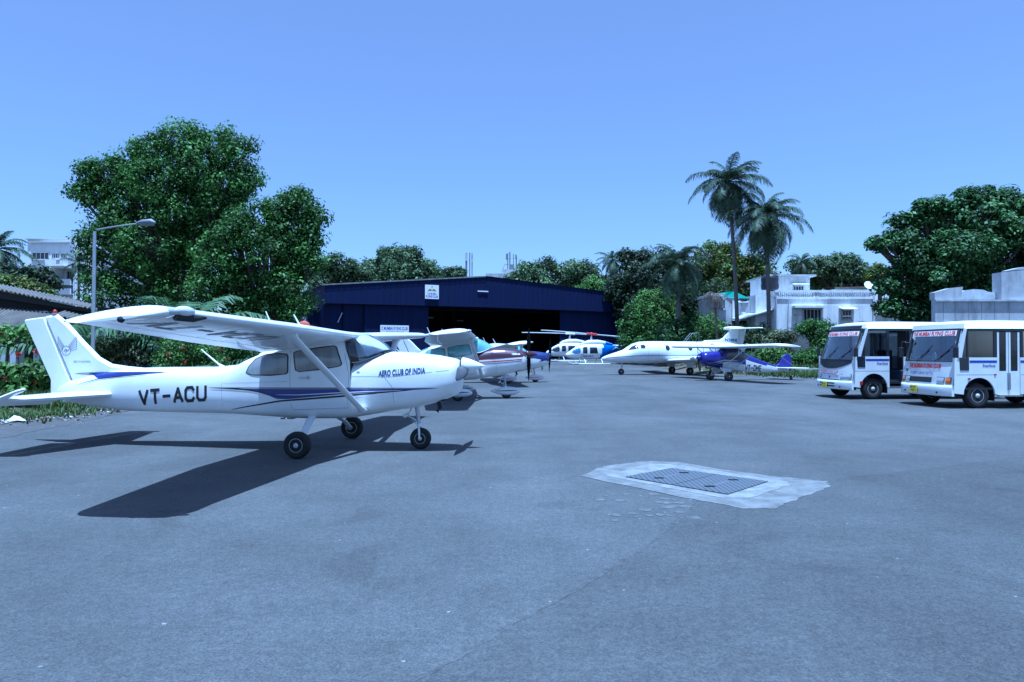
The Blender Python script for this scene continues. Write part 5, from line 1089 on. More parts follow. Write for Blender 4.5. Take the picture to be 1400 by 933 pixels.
w = MB(); w.add([(X(1014), -.5, Zz(436)), (X(1066), -.8, Zz(420)), (X(1066), 1.6, Zz(418)), (X(1014), 1.8, Zz(433)), (X(1014), -.5, Zz(437.5)), (X(1066), -.8, Zz(421.5)), (X(1066), 1.6, Zz(419.5)), (X(1014), 1.8, Zz(434.5))], [(0, 1, 2, 3), (4, 7, 6, 5), (0, 4, 5, 1), (1, 5, 6, 2), (0, 3, 7, 4)]); w.build('awning', 'awning', lh)
for k in range(3): window(lh, X(990+6*k), 2, Zz(420), .28, .9, hood=False, bars=1)
w = MB(); w.box(X(1014), X(1060), 1.55, 1.58, 0, Zz(437)); w.build('porch_shade_sheet', 'pane', lh)  # thin dark sheet stands in for the shade under the awning
# sheds right of the villa, rusty roof
rs = thing('tin_roof_shed', 'rusty tin-roofed shed between the villa and the large tree', 'shed', (vx(1196), 62, 1.0)); ox, oz = vx(1196), 1.0
w = MB(); w.add([(X(1186), 4, Zz(384)), (X(1240), 4, Zz(383)), (X(1246), 9, Zz(377)), (X(1190), 9, Zz(379)), (X(1186), 4, Zz(386)), (X(1240), 4, Zz(385))], [(0, 1, 2, 3), (0, 4, 5, 1)]); w.build('roof', mat('rust_brown_sheet', (.14, .09, .075), .85, var=.5, scale=2), rs)
w = MB(); w.box(X(1197), X(1215), 1, 4, 0, Zz(400)); w.box(X(1190), X(1238), 4.3, 8, 0, Zz(386)); w.build('wall', 'dull_wall', rs)
w = MB(); w.box(X(1206), X(1238), .2, 3, Zz(416), Zz(408)); w.build('water_trough', 'white_wall', rs)
w = MB(); w.box(X(1195), X(1260), -.5, .2, Zz(445), Zz(430)); w.build('lower_wall', 'stone', rs)
# retaining wall under the villa
rw = MB(); rw.box(vx(1056)*.93, 60*.62, 55.6, 56.2, .3, 3.2); rw.build('retaining_wall', 'stone'); tag(bpy.data.objects['retaining_wall'], 'mossy grey retaining wall below the villa', 'wall')
# concrete building behind the buses at the right
rb = thing('concrete_building', 'stained grey concrete building with broken parapet at right edge', 'building', (23.3, 38, 0)); RX = lambda px: (px-700)/F_PX*38-23.3; RZ = lambda py: CAM_H+(HOR-py)/F_PX*38
w = MB(); w.box(RX(1279), RX(1500), 0, .35, 0, RZ(410)); w.box(RX(1371), RX(1500), .05, .8, RZ(410), RZ(371)); w.build('wall', 'grey_wall', rb)
w = MB(); w.prism([(RX(1279), RZ(409.7)), (RX(1315), RZ(409.7)), (RX(1318), RZ(392)), (RX(1300), RZ(394)), (RX(1279), RZ(400))], .04, .5, lambda x, z, y: (x, y, z)); w.prism([(RX(1371), RZ(371)), (RX(1500), RZ(371)), (RX(1500), RZ(360)), (RX(1400), RZ(365)), (RX(1371), RZ(372))], .05, .8, lambda x, z, y: (x, y, z)); w.build('parapet', 'grey_wall', rb)
w = MB(); P = [(1314, 408), (1320, 401), (1328, 396), (1340, 394.5), (1352, 395), (1356, 396), (1360, 398), (1371, 399), (1371, 409.6), (1314, 409.6)]; w.prism([(RX(a), RZ(c)) for a, c in P], .5, 1.4, lambda x, z, y: (x, y, z)); w.build('vaulted_roof', 'awning', rb)
w = MB(); w.box(RX(1279)-.03, RX(1500), -.12, 0, RZ(412.3), RZ(410)); w.box(RX(1279), RX(1500), -.06, 0, RZ(441), RZ(439.5)); w.build('ledge', 'grey_wall', rb)
w = MB()
for px in (1290, 1306, 1324, 1342, 1360, 1380): w.box(RX(px), RX(px)+.025, -.012, 0, 0, RZ(412.5))
w.build('panel_joint', 'gap', rb)
# apartment block far left
ab = thing('apartment_block', 'pale multi-storey apartment block behind trees at far left', 'building', (-66.5, 90, 0)); AX = lambda px: (px-700)/F_PX*90+66.5; AZ = lambda py: CAM_H+(HOR-py)/F_PX*90
w = MB(); w.box(AX(18), AX(122), 2.5, 14, 0, AZ(323)); w.box(AX(41), AX(92), 0, 3, AZ(366), AZ(332)); w.box(AX(92), AX(122), 1.2, 3, 0, AZ(335)); w.box(AX(41), AX(70), .4, 3, 0, AZ(366)); w.build('wall', 'creamwall', ab)
w = MB(); w.box(AX(16), AX(124), 2.2, 14.4, AZ(323.2), AZ(322)); w.box(AX(40), AX(93), -.3, 3, AZ(332), AZ(330.8)); w.box(AX(69), AX(99), 4, 9, AZ(322), AZ(319.5)); w.build('roof', 'dull_wall', ab)
w = MB(); w.box(AX(69), AX(99), 3.6, 8, AZ(330), AZ(321)); w.build('rooftop_shelter', mat('slatted_brown', (.09, .075, .08), .8, var=.5, scale=3), ab)
for a, c, y0, y1, yy in ((43, 66, 355, 345, 0), (70, 80.5, 353.5, 346, 0), (82, 91, 353.5, 346, 0), (25, 29, 343, 336, 2.5), (74, 90, 379, 368, 2.5), (99, 102, 378, 368, 1.2), (104, 107, 374, 370, 1.2)):
    window(ab, AX(a), yy, AZ(y0), AX(c)-AX(a), AZ(y1)-AZ(y0), hood=False, bars=4)
for y0 in (361, 385, 398):
    w = MB(); x0, x1 = AX(69), AX(92); w.box(x0, x1, -1.2 if y0 < 370 else .6, 0 if y0 < 370 else 2.4, AZ(y0+4), AZ(y0+3)); w.box(x0, x1, -1.2 if y0 < 370 else .6, -1.1 if y0 < 370 else .7, AZ(y0+3), AZ(y0-4)); w.build('balcony', 'creamwall', ab)
for a, y0 in ((45, 351), (84, 357), (80, 378)):
    w = MB(); w.box(AX(a), AX(a+5), -1.3, -1.22, AZ(y0), AZ(y0-2.5)); w.build('hanging_laundry', 'banner', ab)
w = MB()
for px in (93, 96.5): w.tube([(AX(px), 1.1, 0), (AX(px), 1.1, AZ(336))], .08, 6)
w.build('drain_pipe', 'creamwall', ab)
for px in (73, 92): 
    w = MB(); x = AX(px); w.tube([(x, 5, AZ(319.5)), (x, 5, AZ(313))], .05, 5); w.tube([(x-.8, 5, AZ(314)), (x+.8, 5, AZ(314.5))], .03, 4); w.build('roof_aerial', 'steel', ab)
# corrugated roof geometry
def croof(mb, P00, P10, P01, P11, n, amp=.03, mi=0, th=.04):
    "ridge line P00-P10, eave line P01-P11"
    P00, P10, P01, P11 = map(Vector, (P00, P10, P01, P11)); vs = []
    for i in range(n*4+1):
        t = i/(n*4); d = Vector((0, 0, amp*math.sin(2*math.pi*i/4+.7))); a, b_ = P00.lerp(P10, t)+d, P01.lerp(P11, t)+d; vs += [a, b_, b_-Vector((0, 0, th))]
    mb.add(vs, [f for i in range(n*4) for f in ((3*i, 3*i+1, 3*i+4, 3*i+3), (3*i+1, 3*i+2, 3*i+5, 3*i+4))], mi)
sh = thing('tiled_shed', 'low shed with two grey corrugated roofs at the left edge', 'shed', (-20.5, 27, .2)); sz = .2
SX = lambda px, Y: (px-700)/F_PX*Y+20.5; SZ_ = lambda py, Y: CAM_H+(HOR-py)/F_PX*Y-sz
w = MB(); croof(w, (SX(-70, 32), 5, SZ_(374, 32)), (SX(120, 32), 5, SZ_(413, 32)), (SX(-70, 27), 0, SZ_(381, 27)), (SX(133, 27), 0, SZ_(423, 27)), 34, .035)
w.build('upper_roof', 'roofgrey', sh)
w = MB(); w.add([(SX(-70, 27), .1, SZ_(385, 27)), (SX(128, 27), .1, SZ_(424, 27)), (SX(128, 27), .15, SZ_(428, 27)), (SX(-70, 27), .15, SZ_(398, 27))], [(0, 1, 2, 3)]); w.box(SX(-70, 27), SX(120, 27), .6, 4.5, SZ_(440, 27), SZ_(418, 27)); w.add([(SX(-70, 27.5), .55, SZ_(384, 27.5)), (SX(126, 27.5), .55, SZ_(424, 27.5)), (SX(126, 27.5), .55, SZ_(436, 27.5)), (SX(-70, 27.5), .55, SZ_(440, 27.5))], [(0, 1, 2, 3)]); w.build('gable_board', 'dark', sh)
w = MB(); croof(w, (SX(-70, 27), .3, SZ_(414, 27)), (SX(128, 27), .3, SZ_(432, 27)), (SX(-70, 25.5), -1.5, SZ_(443, 25.5)), (SX(62, 25.5), -1.5, SZ_(447, 25.5)), 34, .035); croof(w, (SX(88, 27.2), .4, SZ_(423, 27)), (SX(150, 27.2), .4, SZ_(438, 27)), (SX(75, 26), -1, SZ_(430, 26)), (SX(150, 26), -1, SZ_(447, 26)), 12, .03); w.build('lower_roof', 'roofgrey', sh)
w = MB(); w.box(SX(-70, 27), SX(60, 27), .2, 5, 0, SZ_(425, 27)); w.box(SX(60, 27), SX(120, 27), .5, 5, 0, SZ_(436, 27)); w.build('wall', 'dull_wall', sh)
w = MB(); 
for px in (20, 7, 52): w.box(SX(px, 25.7)-.10, SX(px, 25.7)+.12, -1.4, -1.2, 0, SZ_(449, 25.7))
w.build('porch_post', 'awning', sh)
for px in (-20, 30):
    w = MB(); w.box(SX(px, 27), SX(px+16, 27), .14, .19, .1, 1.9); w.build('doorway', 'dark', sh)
cs = MB(); cs.box(0, .5, 0, .35, 0, .75); cs.box(-.02, .52, -.02, .37, .75, .80); p = at(29, 500, 25); cs.build('storage_crate', 'awning').location = (p.x, p.y, 1.0)
o = bpy.data.objects['storage_crate']; o.location = (p.x, p.y, .28); tag(o, 'pale crate standing in front of the left shed', 'crate')
# lamp post
lp = thing('street_lamp', 'thin grey street lamp with one arm, behind the nearest aeroplane tail', 'street lamp', (-13.35, 22, .2))
w = MB(); w.tube([(0, 0, 0), (.02, 0, 2.5), (.04, 0, 5.30)], [.075, .062, .05], 10); w.lathe([(0, .09), (.5, .085), (.55, .07)], (0, 0, 0), 'z', 12); w.build('pole', 'alu', lp)
w = MB(); w.tube([(.04, 0, 5.22), (.10, 0, 5.36), (.7, 0, 5.46), (1.45, 0, 5.56)], .026, 8); w.build('arm', 'alu', lp)
w = MB(); w.tube([(1.38, 0, 5.56), (1.55, 0, 5.60), (1.85, 0, 5.61), (1.98, 0, 5.58)], [.04, .08, .10, .03], 12, 0, flat=1.2); w.tube([(1.5, 0, 5.54), (1.9, 0, 5.545)], [.07, .07], 10, 1, flat=1.1); w.build('lamp_head', ['grey_mark', 'frame'], lp)
# rooftop masts beyond the hangar
bk = thing('far_building', 'dark flat-roofed building with rooftop masts beyond the hangar', 'building', (-2.6, 120, 0)); BX = lambda px: (px-700)/F_PX*120+2.6; BZ = lambda py: CAM_H+(HOR-py)/F_PX*120
w = MB(); w.box(BX(664), BX(720), 0, 9, 0, BZ(374)); w.box(BX(686), BX(706), 1, 7, BZ(374), BZ(367.5)); w.build('wall', 'grey_wall', bk)
w = MB()
for px, t_, r_ in ((694, 343, .10), (697, 341, .12), (706, 347, .12), (702, 344, .07)): w.tube([(BX(px), 3, BZ(368)), (BX(px), 3, BZ(t_))], r_, 6)
for py in (350, 359): w.tube([(BX(691), 3, BZ(py)), (BX(709), 3, BZ(py))], .05, 4)
w.box(BX(691.5), BX(694), 2.8, 3.2, BZ(352), BZ(344)); w.box(BX(704.5), BX(706.5), 2.8, 3.2, BZ(350), BZ(345)); w.box(BX(696), BX(703), 2.6, 3.4, BZ(366), BZ(359)); w.tube([(BX(687), 2, BZ(368)), (BX(689), 2, BZ(361)), (BX(691), 2, BZ(359))], .05, 5); w.build('antenna_mast', 'steel', bk)
at_ = thing('antenna_mast', 'pair of thin rooftop antenna poles above the hangar ridge', 'antenna', ((640-700)/F_PX*110, 110, 0)); QX = lambda px: (px-640)/F_PX*110; QZ = lambda py: CAM_H+(HOR-py)/F_PX*110
w = MB(); w.tube([(QX(637.5), 0, 0), (QX(637.5), 0, QZ(346))], .16, 6); w.tube([(QX(642), .3, 0), (QX(642), .3, QZ(345))], .09, 6); w.tube([(QX(645), .6, 0), (QX(645), .6, QZ(348))], .08, 6); w.build('pole', 'steel', at_)
w = MB(); w.box(QX(636), QX(639), -.25, .1, QZ(357), QZ(347)); w.build('antenna_panel', 'rim', at_)
for a_, b_ in ((349, 345), (359, 354)):
    w = MB(); w.box(QX(644), QX(646.3), .35, .7, QZ(a_), QZ(b_)); w.build('antenna_panel', 'rim', at_)
# steps on the verge
st_ = thing('boarding_steps', 'small rusty metal steps standing on the verge behind the jet', 'steps', (*at(932, 480, 56).xy, gz(56)+.2)); w = MB()
for y in (0, .8): w.tube([(-.6, y, 0), (.5, y, 1.9)], .03, 5); w.tube([(.6, y, 0), (.6, y, 2.6)], .03, 5); w.tube([(-.1, y, 1.6), (.9, y, 2.8), (1.5, y, 2.8)], .025, 5); w.tube([(1.4, y, 0), (1.4, y, 2.8)], .03, 5)
w.build('frame', 'steel', st_); w = MB()
for k in range(6): w.box(-.5+k*.19, -.3+k*.19, 0, .8, .25+k*.32, .28+k*.32)
w.box(.5, 1.5, 0, .8, 1.9, 1.95); w.build('tread', 'steel', st_)
# ------------------------------------------------------------------ vegetation
def unit(v): return v/np.maximum(np.linalg.norm(v, axis=1, keepdims=True), 1e-9)
def leafquads(P, Nn, size, asp=.55, rng=RNG):
    "one folded-diamond leaf per point, facing Nn"
    n = len(P); a = unit(np.cross(Nn, unit(rng.normal(size=(n, 3))))); b = np.cross(Nn, a); s = size*(.6+.8*rng.random((n, 1)))
    V = np.stack([P-a*s*.5, P-b*s*asp*.5+Nn*s*.06, P+a*s*.5, P+b*s*asp*.5+Nn*s*.06], 1).reshape(-1, 3)
    return V, np.arange(4*n).reshape(n, 4)
def blobleaves(blobs, leaf, dens, clump, up=.35, flat=1., spread=1.):
    "blobs (x,y,z,r[,sz]) filled with leaf clumps near their surface"
    Ps, Ns, Cs = [], [], []
    for bl in blobs:
        x, y, z, r = bl[:4]; sz = bl[4] if len(bl) > 4 else 1.
        k = max(6, int(dens*r*r/(clump*clump))); d = unit(RNG.normal(size=(k, 3))); rad = r*(.55+.5*RNG.random((k, 1))**.6); cc = d*rad*np.array([1, 1, sz])+np.array([x, y, z])
        cs = clump*(.55+.8*RNG.random(k)); m = np.maximum(8, (36*spread*(cs/clump)**2*(.5*clump/leaf)**.8*.75).astype(int)); idx = np.repeat(np.arange(k), m)
        q = unit(RNG.normal(size=(len(idx), 3)))*(RNG.random((len(idx), 1))**.45)*cs[idx][:, None]*np.array([1, 1, .75*flat])
        tone = RNG.choice(3, size=k, p=[.3, .42, .28]); Cs.append(tone[idx]); Ps.append(cc[idx]+q); Ns.append(unit(unit(q)*.7+d[idx]*.35+np.array([0, 0, up])+RNG.normal(size=(len(idx), 3))*.45))
    return np.concatenate(Ps), np.concatenate(Ns), np.concatenate(Cs)
LM = {
 'mango': leafmat('leaf_mid_green', [(.022, .060, .012), (.040, .105, .018), (.065, .150, .030), (.030, .080, .015)]),
 'almond': leafmat('leaf_broad_green', [(.020, .055, .018), (.035, .090, .026), (.06, .13, .05), (.025, .07, .02)]),
 'dark': leafmat('leaf_dark_green', [(.015, .035, .016), (.028, .055, .025), (.045, .075, .035)]),
 'far': leafmat('leaf_far_green', [(.030, .065, .030), (.05, .10, .045), (.075, .13, .06)]),
 'yell': leafmat('leaf_yellowing', [(.025, .06, .015), (.04, .09, .02), (.05, .10, .02), (.20, .16, .02)]),
 'brown': leafmat('leaf_reddish', [(.035, .035, .03), (.05, .05, .035), (.06, .045, .05), (.04, .06, .03)]),
 'lime': leafmat('leaf_light_green', [(.05, .13, .03), (.08, .19, .04), (.11, .22, .06)]),
 'palm': leafmat('palm_leaflet', [(.035, .06, .030), (.055, .085, .045), (.09, .12, .07), (.045, .07, .035)], .15, .35),
 'grassy': leafmat('grass_blade', [(.05, .10, .02), (.09, .14, .035), (.15, .15, .06)]),
 'dry': leafmat('dry_leaf', [(.10, .075, .05), (.16, .13, .10), (.07, .05, .04)]),
 'redfl': leafmat('red_flower', [(.35, .02, .02), (.45, .05, .03)])}
def tones(k, cols, **kw): return [leafmat(k+n, [(min(.6, c[0]*g*1.4), min(.6, c[1]*g*1.08), c[2]*g*.85) for c in cols], trans=.32, **kw) for n, g in (('_dim', .6), ('', 1.1), ('_bright', 1.95))]  # leaf variety, plus sunlit clusters and shaded gaps painted in by clump
TONES = {k: tones('leaf_'+k, c) for k, c in dict(
 mango=[(.022, .060, .014), (.040, .105, .020), (.060, .140, .032), (.030, .080, .018)], almond=[(.022, .060, .022), (.038, .095, .032), (.06, .13, .05), (.028, .075, .025)],
 dark=[(.015, .035, .016), (.028, .055, .025), (.045, .075, .035)], far=[(.032, .068, .034), (.055, .105, .055), (.085, .14, .08)], yell=[(.025, .06, .015), (.04, .09, .02), (.05, .10, .02), (.14, .12, .02)],
 brown=[(.013, .034, .018), (.022, .048, .026), (.033, .042, .030), (.020, .05, .024)], lime=[(.045, .11, .03), (.065, .15, .035), (.09, .18, .05)], palm=[(.035, .06, .030), (.055, .085, .045), (.09, .12, .07)]).items()}
M['bark'] = mat('tree_bark', (.09, .07, .055), .95, var=.5, scale=8, bump=.5, bscale=20); M['palmbark'] = mat('palm_bark', (.13, .12, .11), .95, var=.4, scale=6, stretch=(1, 1, 5))
def tree(name, label, x, y, Y, circ, mt, leaf=.2, dens=9, clump=.5, trunk=.25, group=None, up=.35, sz=.9, ycomp=.6, cat='tree', spread=1., zb=None, rim=4):
    "circ: crown lobes as (px, py, radius px) seen at distance Y; each gets its own depth"
    z0 = terr(x, y)-.05 if zb is None else zb; circ = list(circ)+[(c[0]+c[2]*q*math.cos(a), c[1]-c[2]*q*math.sin(a)*.9, c[2]*random.uniform(.22, .42)) for c in circ for a, q in ((random.uniform(-.5, 3.6), random.uniform(.75, 1.02)) for _ in range(rim))]; root = thing(name, label, cat, (x, y, z0), 0, group); bl = []; mpp = Y/F_PX
    for c in circ:
        r = c[2]*mpp; dy = c[3] if len(c) > 3 else random.uniform(-1, 1)*ycomp*2.2*r*.6; p = at(c[0], c[1], Y); k = (Y+dy)/Y
        bl.append((p.x*k-x, Y+dy-y, (p.z-CAM_H)*k+CAM_H-z0, r, sz))
    P, Nn, Ct = blobleaves(bl, leaf, dens, clump, up, spread=spread); V, Fq = leafquads(P, Nn, leaf)
    npmesh('crown', V, Fq, TONES[mt], root, Ct)
    if trunk:
        t = MB(); cx = sum(b[0] for b in bl)/len(bl); cy = sum(b[1] for b in bl)/len(bl); zl = min(b[2]-b[3]*.3 for b in bl); zl = max(1.0, zl)
        t.tube([(0, 0, -.2), (.05, .03, zl*.5), (cx*.3, cy*.3, zl)], [trunk*1.25, trunk, trunk*.85], 10)
        for b in bl:
            m = Vector((b[0], b[1], b[2])); s_ = Vector((cx*.3, cy*.3, zl*.95)); mid = s_.lerp(m, .5)+Vector((random.uniform(-.3, .3), random.uniform(-.3, .3), b[3]*.2)); e = s_.lerp(m, .98)
            t.tube([s_, mid, e], [trunk*.5, trunk*.3, trunk*.1], 6)
            for q in range(3):
                d = Vector((random.uniform(-1, 1), random.uniform(-1, 1), random.uniform(-.3, 1))).normalized()*b[3]*.8; t.tube([mid.lerp(e, .6), e+d*.5, e+d], [trunk*.15, trunk*.1, .02], 5)
        t.build('trunk', 'bark', root)
    return root
def frondmesh(fr, lw, n=58, droop=1., wid=.024):
    "fr: (origin, azimuth, elevation, length); leaflets hang from an arching rib"
    V, Fq = [], []; ribs = []
    for (o, az, el, L_) in fr:
        pts = []; p = Vector(o); e = el; k = 14
        for i in range(k+1):
            pts.append(p.copy()); st = L_/k; p = p+Vector((math.cos(az)*math.cos(e), math.sin(az)*math.cos(e), math.sin(e)))*st; e -= droop*(.05+.15*(i/k))*random.uniform(.65, 1.4)
        ribs.append(pts); side = Vector((-math.sin(az), math.cos(az), 0))
        for i in range(n):
            t = .12+.88*i/n; f_ = t*k; a = min(int(f_), k-1); q = pts[a].lerp(pts[a+1], f_-a); d = (pts[a+1]-pts[a]).normalized(); ll = lw*L_*(math.sin(math.pi*min(1, t*.9+.12))**.7)*random.uniform(.8, 1.1)
            for s_ in (-1, 1):
                out = (side*s_*.85+d*random.uniform(.35, .8)+Vector((0, 0, random.uniform(-.1, .2)))).normalized(); dn = Vector((0, 0, -1)); w = d*wid*(1+L_*.08)
                m1 = q+out*ll*.5+dn*ll*.10*droop; m2 = q+out*ll*.85+dn*ll*random.uniform(.25, .6)*droop; b = len(V); V += [q-w*.5, q+w, m1+w, m1-w*.6, m2+w*.12, m2-w*.12]; Fq += [(b, b+1, b+2, b+3), (b+3, b+2, b+4, b+5)]
    return np.array([tuple(v) for v in V]), np.array(Fq), ribs
def palm(label, x, y, ztop, L_, nf=26, trunk=.16, lean=(0, 0), group='coconut palms', zb=None, lw=.22, low=-.75, droop=1., mt='palm', th=None, name='palm_tree', dead=3):
    z0 = terr(x, y)-.05 if zb is None else zb; root = thing(name, label, 'palm', (x, y, z0), 0, group); top = Vector((lean[0], lean[1], ztop-z0))
    fr = []
    for i in range(nf):
        t = i/nf; el = 1.4-(1.4-low)*t**.8+random.uniform(-.18, .18); fr.append((top+Vector((0, 0, .1)), i*2.39996+random.uniform(-.35, .35), el, L_*random.uniform(.7, 1.12)*(.75 if t < .15 else 1)))
    V, Fq, ribs = frondmesh(fr, lw, droop=droop); npmesh('crown', V, Fq, LM[mt], root)
    r_ = MB()
    for pts in ribs: r_.tube(pts[::2], [max(.008, .030*(1-j/8)) for j in range(len(pts[::2]))], 4)
    r_.build('frond_ribs', LM['palm'], root)
    if dead:
        dfr = [(top, random.uniform(0, 6.28), -.9, L_*.7) for i in range(dead)]; V, Fq, _ = frondmesh(dfr, lw*.7, 26, 1.3); npmesh('dead_fronds', V, Fq, LM['dry'], root)
    t = MB(); n = 14; P = [Vector((lean[0]*(i/n)**1.6, lean[1]*(i/n)**1.6, -.2+(top.z+.2)*i/n)) for i in range(n+1)]; t.tube(P, [trunk*(1.5 if i == 0 else 1.1-.35*i/n)*(1+.05*(i % 2)) for i in range(n+1)], 9)
    for k in range(7): a = k*.9; t.ball((top.x+.2*math.cos(a), top.y+.2*math.sin(a), top.z-.22), .11, 7)
    t.build('trunk', 'palmbark', root); return root

# --- left group
tree('broadleaf_tree', 'tallest broad green tree at left, behind the street lamp', -15.6, 33, 32, [(245, 192, 26), (292, 196, 24), (328, 212, 24), (338, 240, 18), (265, 225, 34), (205, 205, 22), (178, 220, 22), (150, 238, 24), (122, 240, 16), (115, 262, 14), (135, 282, 22), (215, 250, 36), (310, 255, 30), (180, 275, 34), (250, 290, 44), (300, 300, 36), (155, 310, 30), (130, 330, 20), (205, 335, 44), (150, 360, 30), (280, 340, 34), (190, 390, 38), (140, 400, 26), (250, 395, 38)], 'mango', .15, 10, .50, .38, 'big broadleaf trees', ycomp=.5)
tree('broadleaf_tree', 'rounder bright green tree between the tallest tree and the hangar', -10.6, 31, 30, [(380, 282, 18), (412, 280, 18), (352, 297, 24), (428, 302, 13), (330, 318, 26), (305, 335, 24), (393, 315, 28), (422, 330, 17), (365, 345, 36), (406, 360, 26), (300, 370, 28), (340, 390, 36), (424, 365, 13), (390, 400, 34), (285, 345, 16), (280, 395, 22), (365, 430, 34), (400, 425, 18), (300, 425, 26), (330, 450, 30)], 'mango', .145, 10, .46, .30, 'big broadleaf trees', ycomp=.5)
# low palm and fronds behind the wing
def clumpfronds(label, x, y, fr, name='young_palm', zb=None):
    z0 = terr(x, y)-.05; root = thing(name, label, 'palm', (x, y, z0), 0, 'young palms'); V, Fq, ribs = frondmesh([(Vector(o)-Vector((0, 0, z0)), a, e, l*1.28) for o, a, e, l in fr], .27, 46, 1.05, .042); npmesh('crown', V, Fq, LM['palmy'], root)
    r_ = MB()
    for pts in ribs: r_.tube(pts[::2], [max(.008, .028*(1-j/8)) for j in range(len(pts[::2]))], 4)
    r_.build('frond_ribs', LM['palmy'], root); t = MB(); t.tube([(0, 0, -.2), (0, 0, .9)], [.18, .13], 9); t.build('trunk', 'palmbark', root)
LM['palmy'] = leafmat('young_palm_leaflet', [(.06, .11, .045), (.09, .15, .06), (.12, .18, .09)], .25, .4)
clumpfronds('young palm with upright fronds behind the wing of the nearest aeroplane', -12.2, 25.5, [((0, 0, 1.2), 1.7+.2, 1.35, 3.4), ((0, 0, 1.2), .3, 1.15, 3.3), ((0, 0, 1.2), 3.3, 1.1, 3.6), ((0, 0, 1.2), 4.2, .9, 3.2), ((0, 0, 1.2), 5.4, .9, 3.0), ((0, 0, 1.1), 2.6, .8, 3.2), ((0, 0, 1.1), 6.0, .55, 3.2), ((0, 0, 1.1), 3.7, .5, 3.2), ((0, 0, 1.2), 1.0, 1.4, 3.3), ((0, 0, 1.2), 4.8, 1.25, 3.4), ((0, 0, 1.0), .6, .2, 2.6), ((0, 0, 1.0), 2.2, .3, 2.6)])
clumpfronds('young palm with arching fronds beside the street lamp', -15.0, 25.0, [((0, 0, 1.2), .2, 1.0, 3.4), ((0, 0, 1.2), 5.9, .75, 3.0), ((0, 0, 1.2), 3.0, 1.0, 3.2), ((0, 0, 1.2), 3.9, .7, 2.8), ((0, 0, 1.2), 1.2, 1.1, 3.0), ((0, 0, 1.2), 5.0, .9, 3.0), ((0, 0, 1.1), 2.0, .8, 3.0), ((0, 0, 1.1), .6, .5, 3.0)])
clumpfronds('young palm drooping low in front of the rounder tree', -10.4, 24.2, [((0, 0, .8), .1, 1.0, 2.6), ((0, 0, .8), 5.9, .6, 2.6), ((0, 0, .8), 3.0, .9, 2.4), ((0, 0, .8), 4.0, .6, 2.4), ((0, 0, .8), 1.2, 1.0, 2.4), ((0, 0, .8), 2.1, .6, 2.4), ((0, 0, .8), 5.0, .5, 2.4)])
def shrub(label, px, py, Y, circ, mt, leaf=.12, name='shrub', fl=0, clump=.28, dens=9, group='shrubs along the left verge', stems=True):
    p = at(px, py, Y); x, y = p.x, Y; o = tree(name, label, x, y, Y, circ, mt, leaf, dens, clump, .05 if stems else 0, group, cat='shrub', ycomp=.5, rim=2)
    if fl:
        z0 = o.location.z; P = []
        for k in range(fl):
            c = random.choice(circ); q = at(c[0]+random.uniform(-.8, .8)*c[2], c[1]+random.uniform(-.8, .8)*c[2], Y-c[2]*Y/F_PX*.9); n = 14; P.append(np.array([[q.x-x, q.y-y, q.z-z0]])+RNG.normal(size=(n, 3))*.045)
        P = np.concatenate(P); V, Fq = leafquads(P, unit(RNG.normal(size=P.shape)), .055, .8); npmesh('flowers', V, Fq, LM['redfl'], o)['kind'] = 'stuff'
    return o
shrub('rounded green bush speckled with red flowers under the wing of the nearest aeroplane', 252, 490, 23, [(240, 486, 18), (262, 480, 20), (285, 492, 20), (225, 500, 14), (255, 505, 18)], 'lime', .09, fl=4)
shrub('dark green bush with a few red flowers just behind the fuselage of the nearest aeroplane', 310, 490, 24, [(305, 480, 20), (330, 475, 22), (322, 498, 18), (345, 465, 18)], 'mango', .10, fl=4)
shrub('bluish green bush behind the tail of the nearest aeroplane', 185, 495, 24, [(170, 485, 18), (190, 492, 18), (205, 500, 16), (150, 480, 20), (140, 500, 18)], 'palm', .12)
shrub('leafy green bush with red blooms against the shed post', 5, 455, 22, [(3, 458, 9), (12, 466, 7), (44, 456, 8), (50, 465, 6)], 'lime', .16, fl=1)
shrub('broad-leaved low plants in front of the shed', 30, 510, 21, [(5, 512, 13), (30, 516, 12), (50, 510, 10), (15, 528, 14), (45, 528, 13), (66, 520, 11), (80, 514, 9), (-15, 520, 14)], 'lime', .20, fl=2, clump=.3)
for k, (px, py, Y, s_) in enumerate(((24, 492, 21.5, 1.), (48, 488, 21.3, .9))):
    t = thing('flower_stalk', ['tall stem with a red flower, nearer the shed post', 'tall stem with a red flower, nearer the aeroplane rudder'][k], 'flower', tuple(at(px, py, Y).xy)+(.2,), 0, 'red flowers before the shed'); m = MB(); zt_ = at(px, py-5, Y).z-.2; m.tube([(0, 0, 0), (.03, 0, zt_)], [.012, .008], 5); m.build('stem', LM['grassy'], t); P = RNG.normal(size=(30, 3))*.035+np.array([.03, 0, zt_+.05]); V, Fq = leafquads(P, unit(RNG.normal(size=P.shape)), .07, .8); npmesh('petals', V, Fq, LM['redfl'], t)
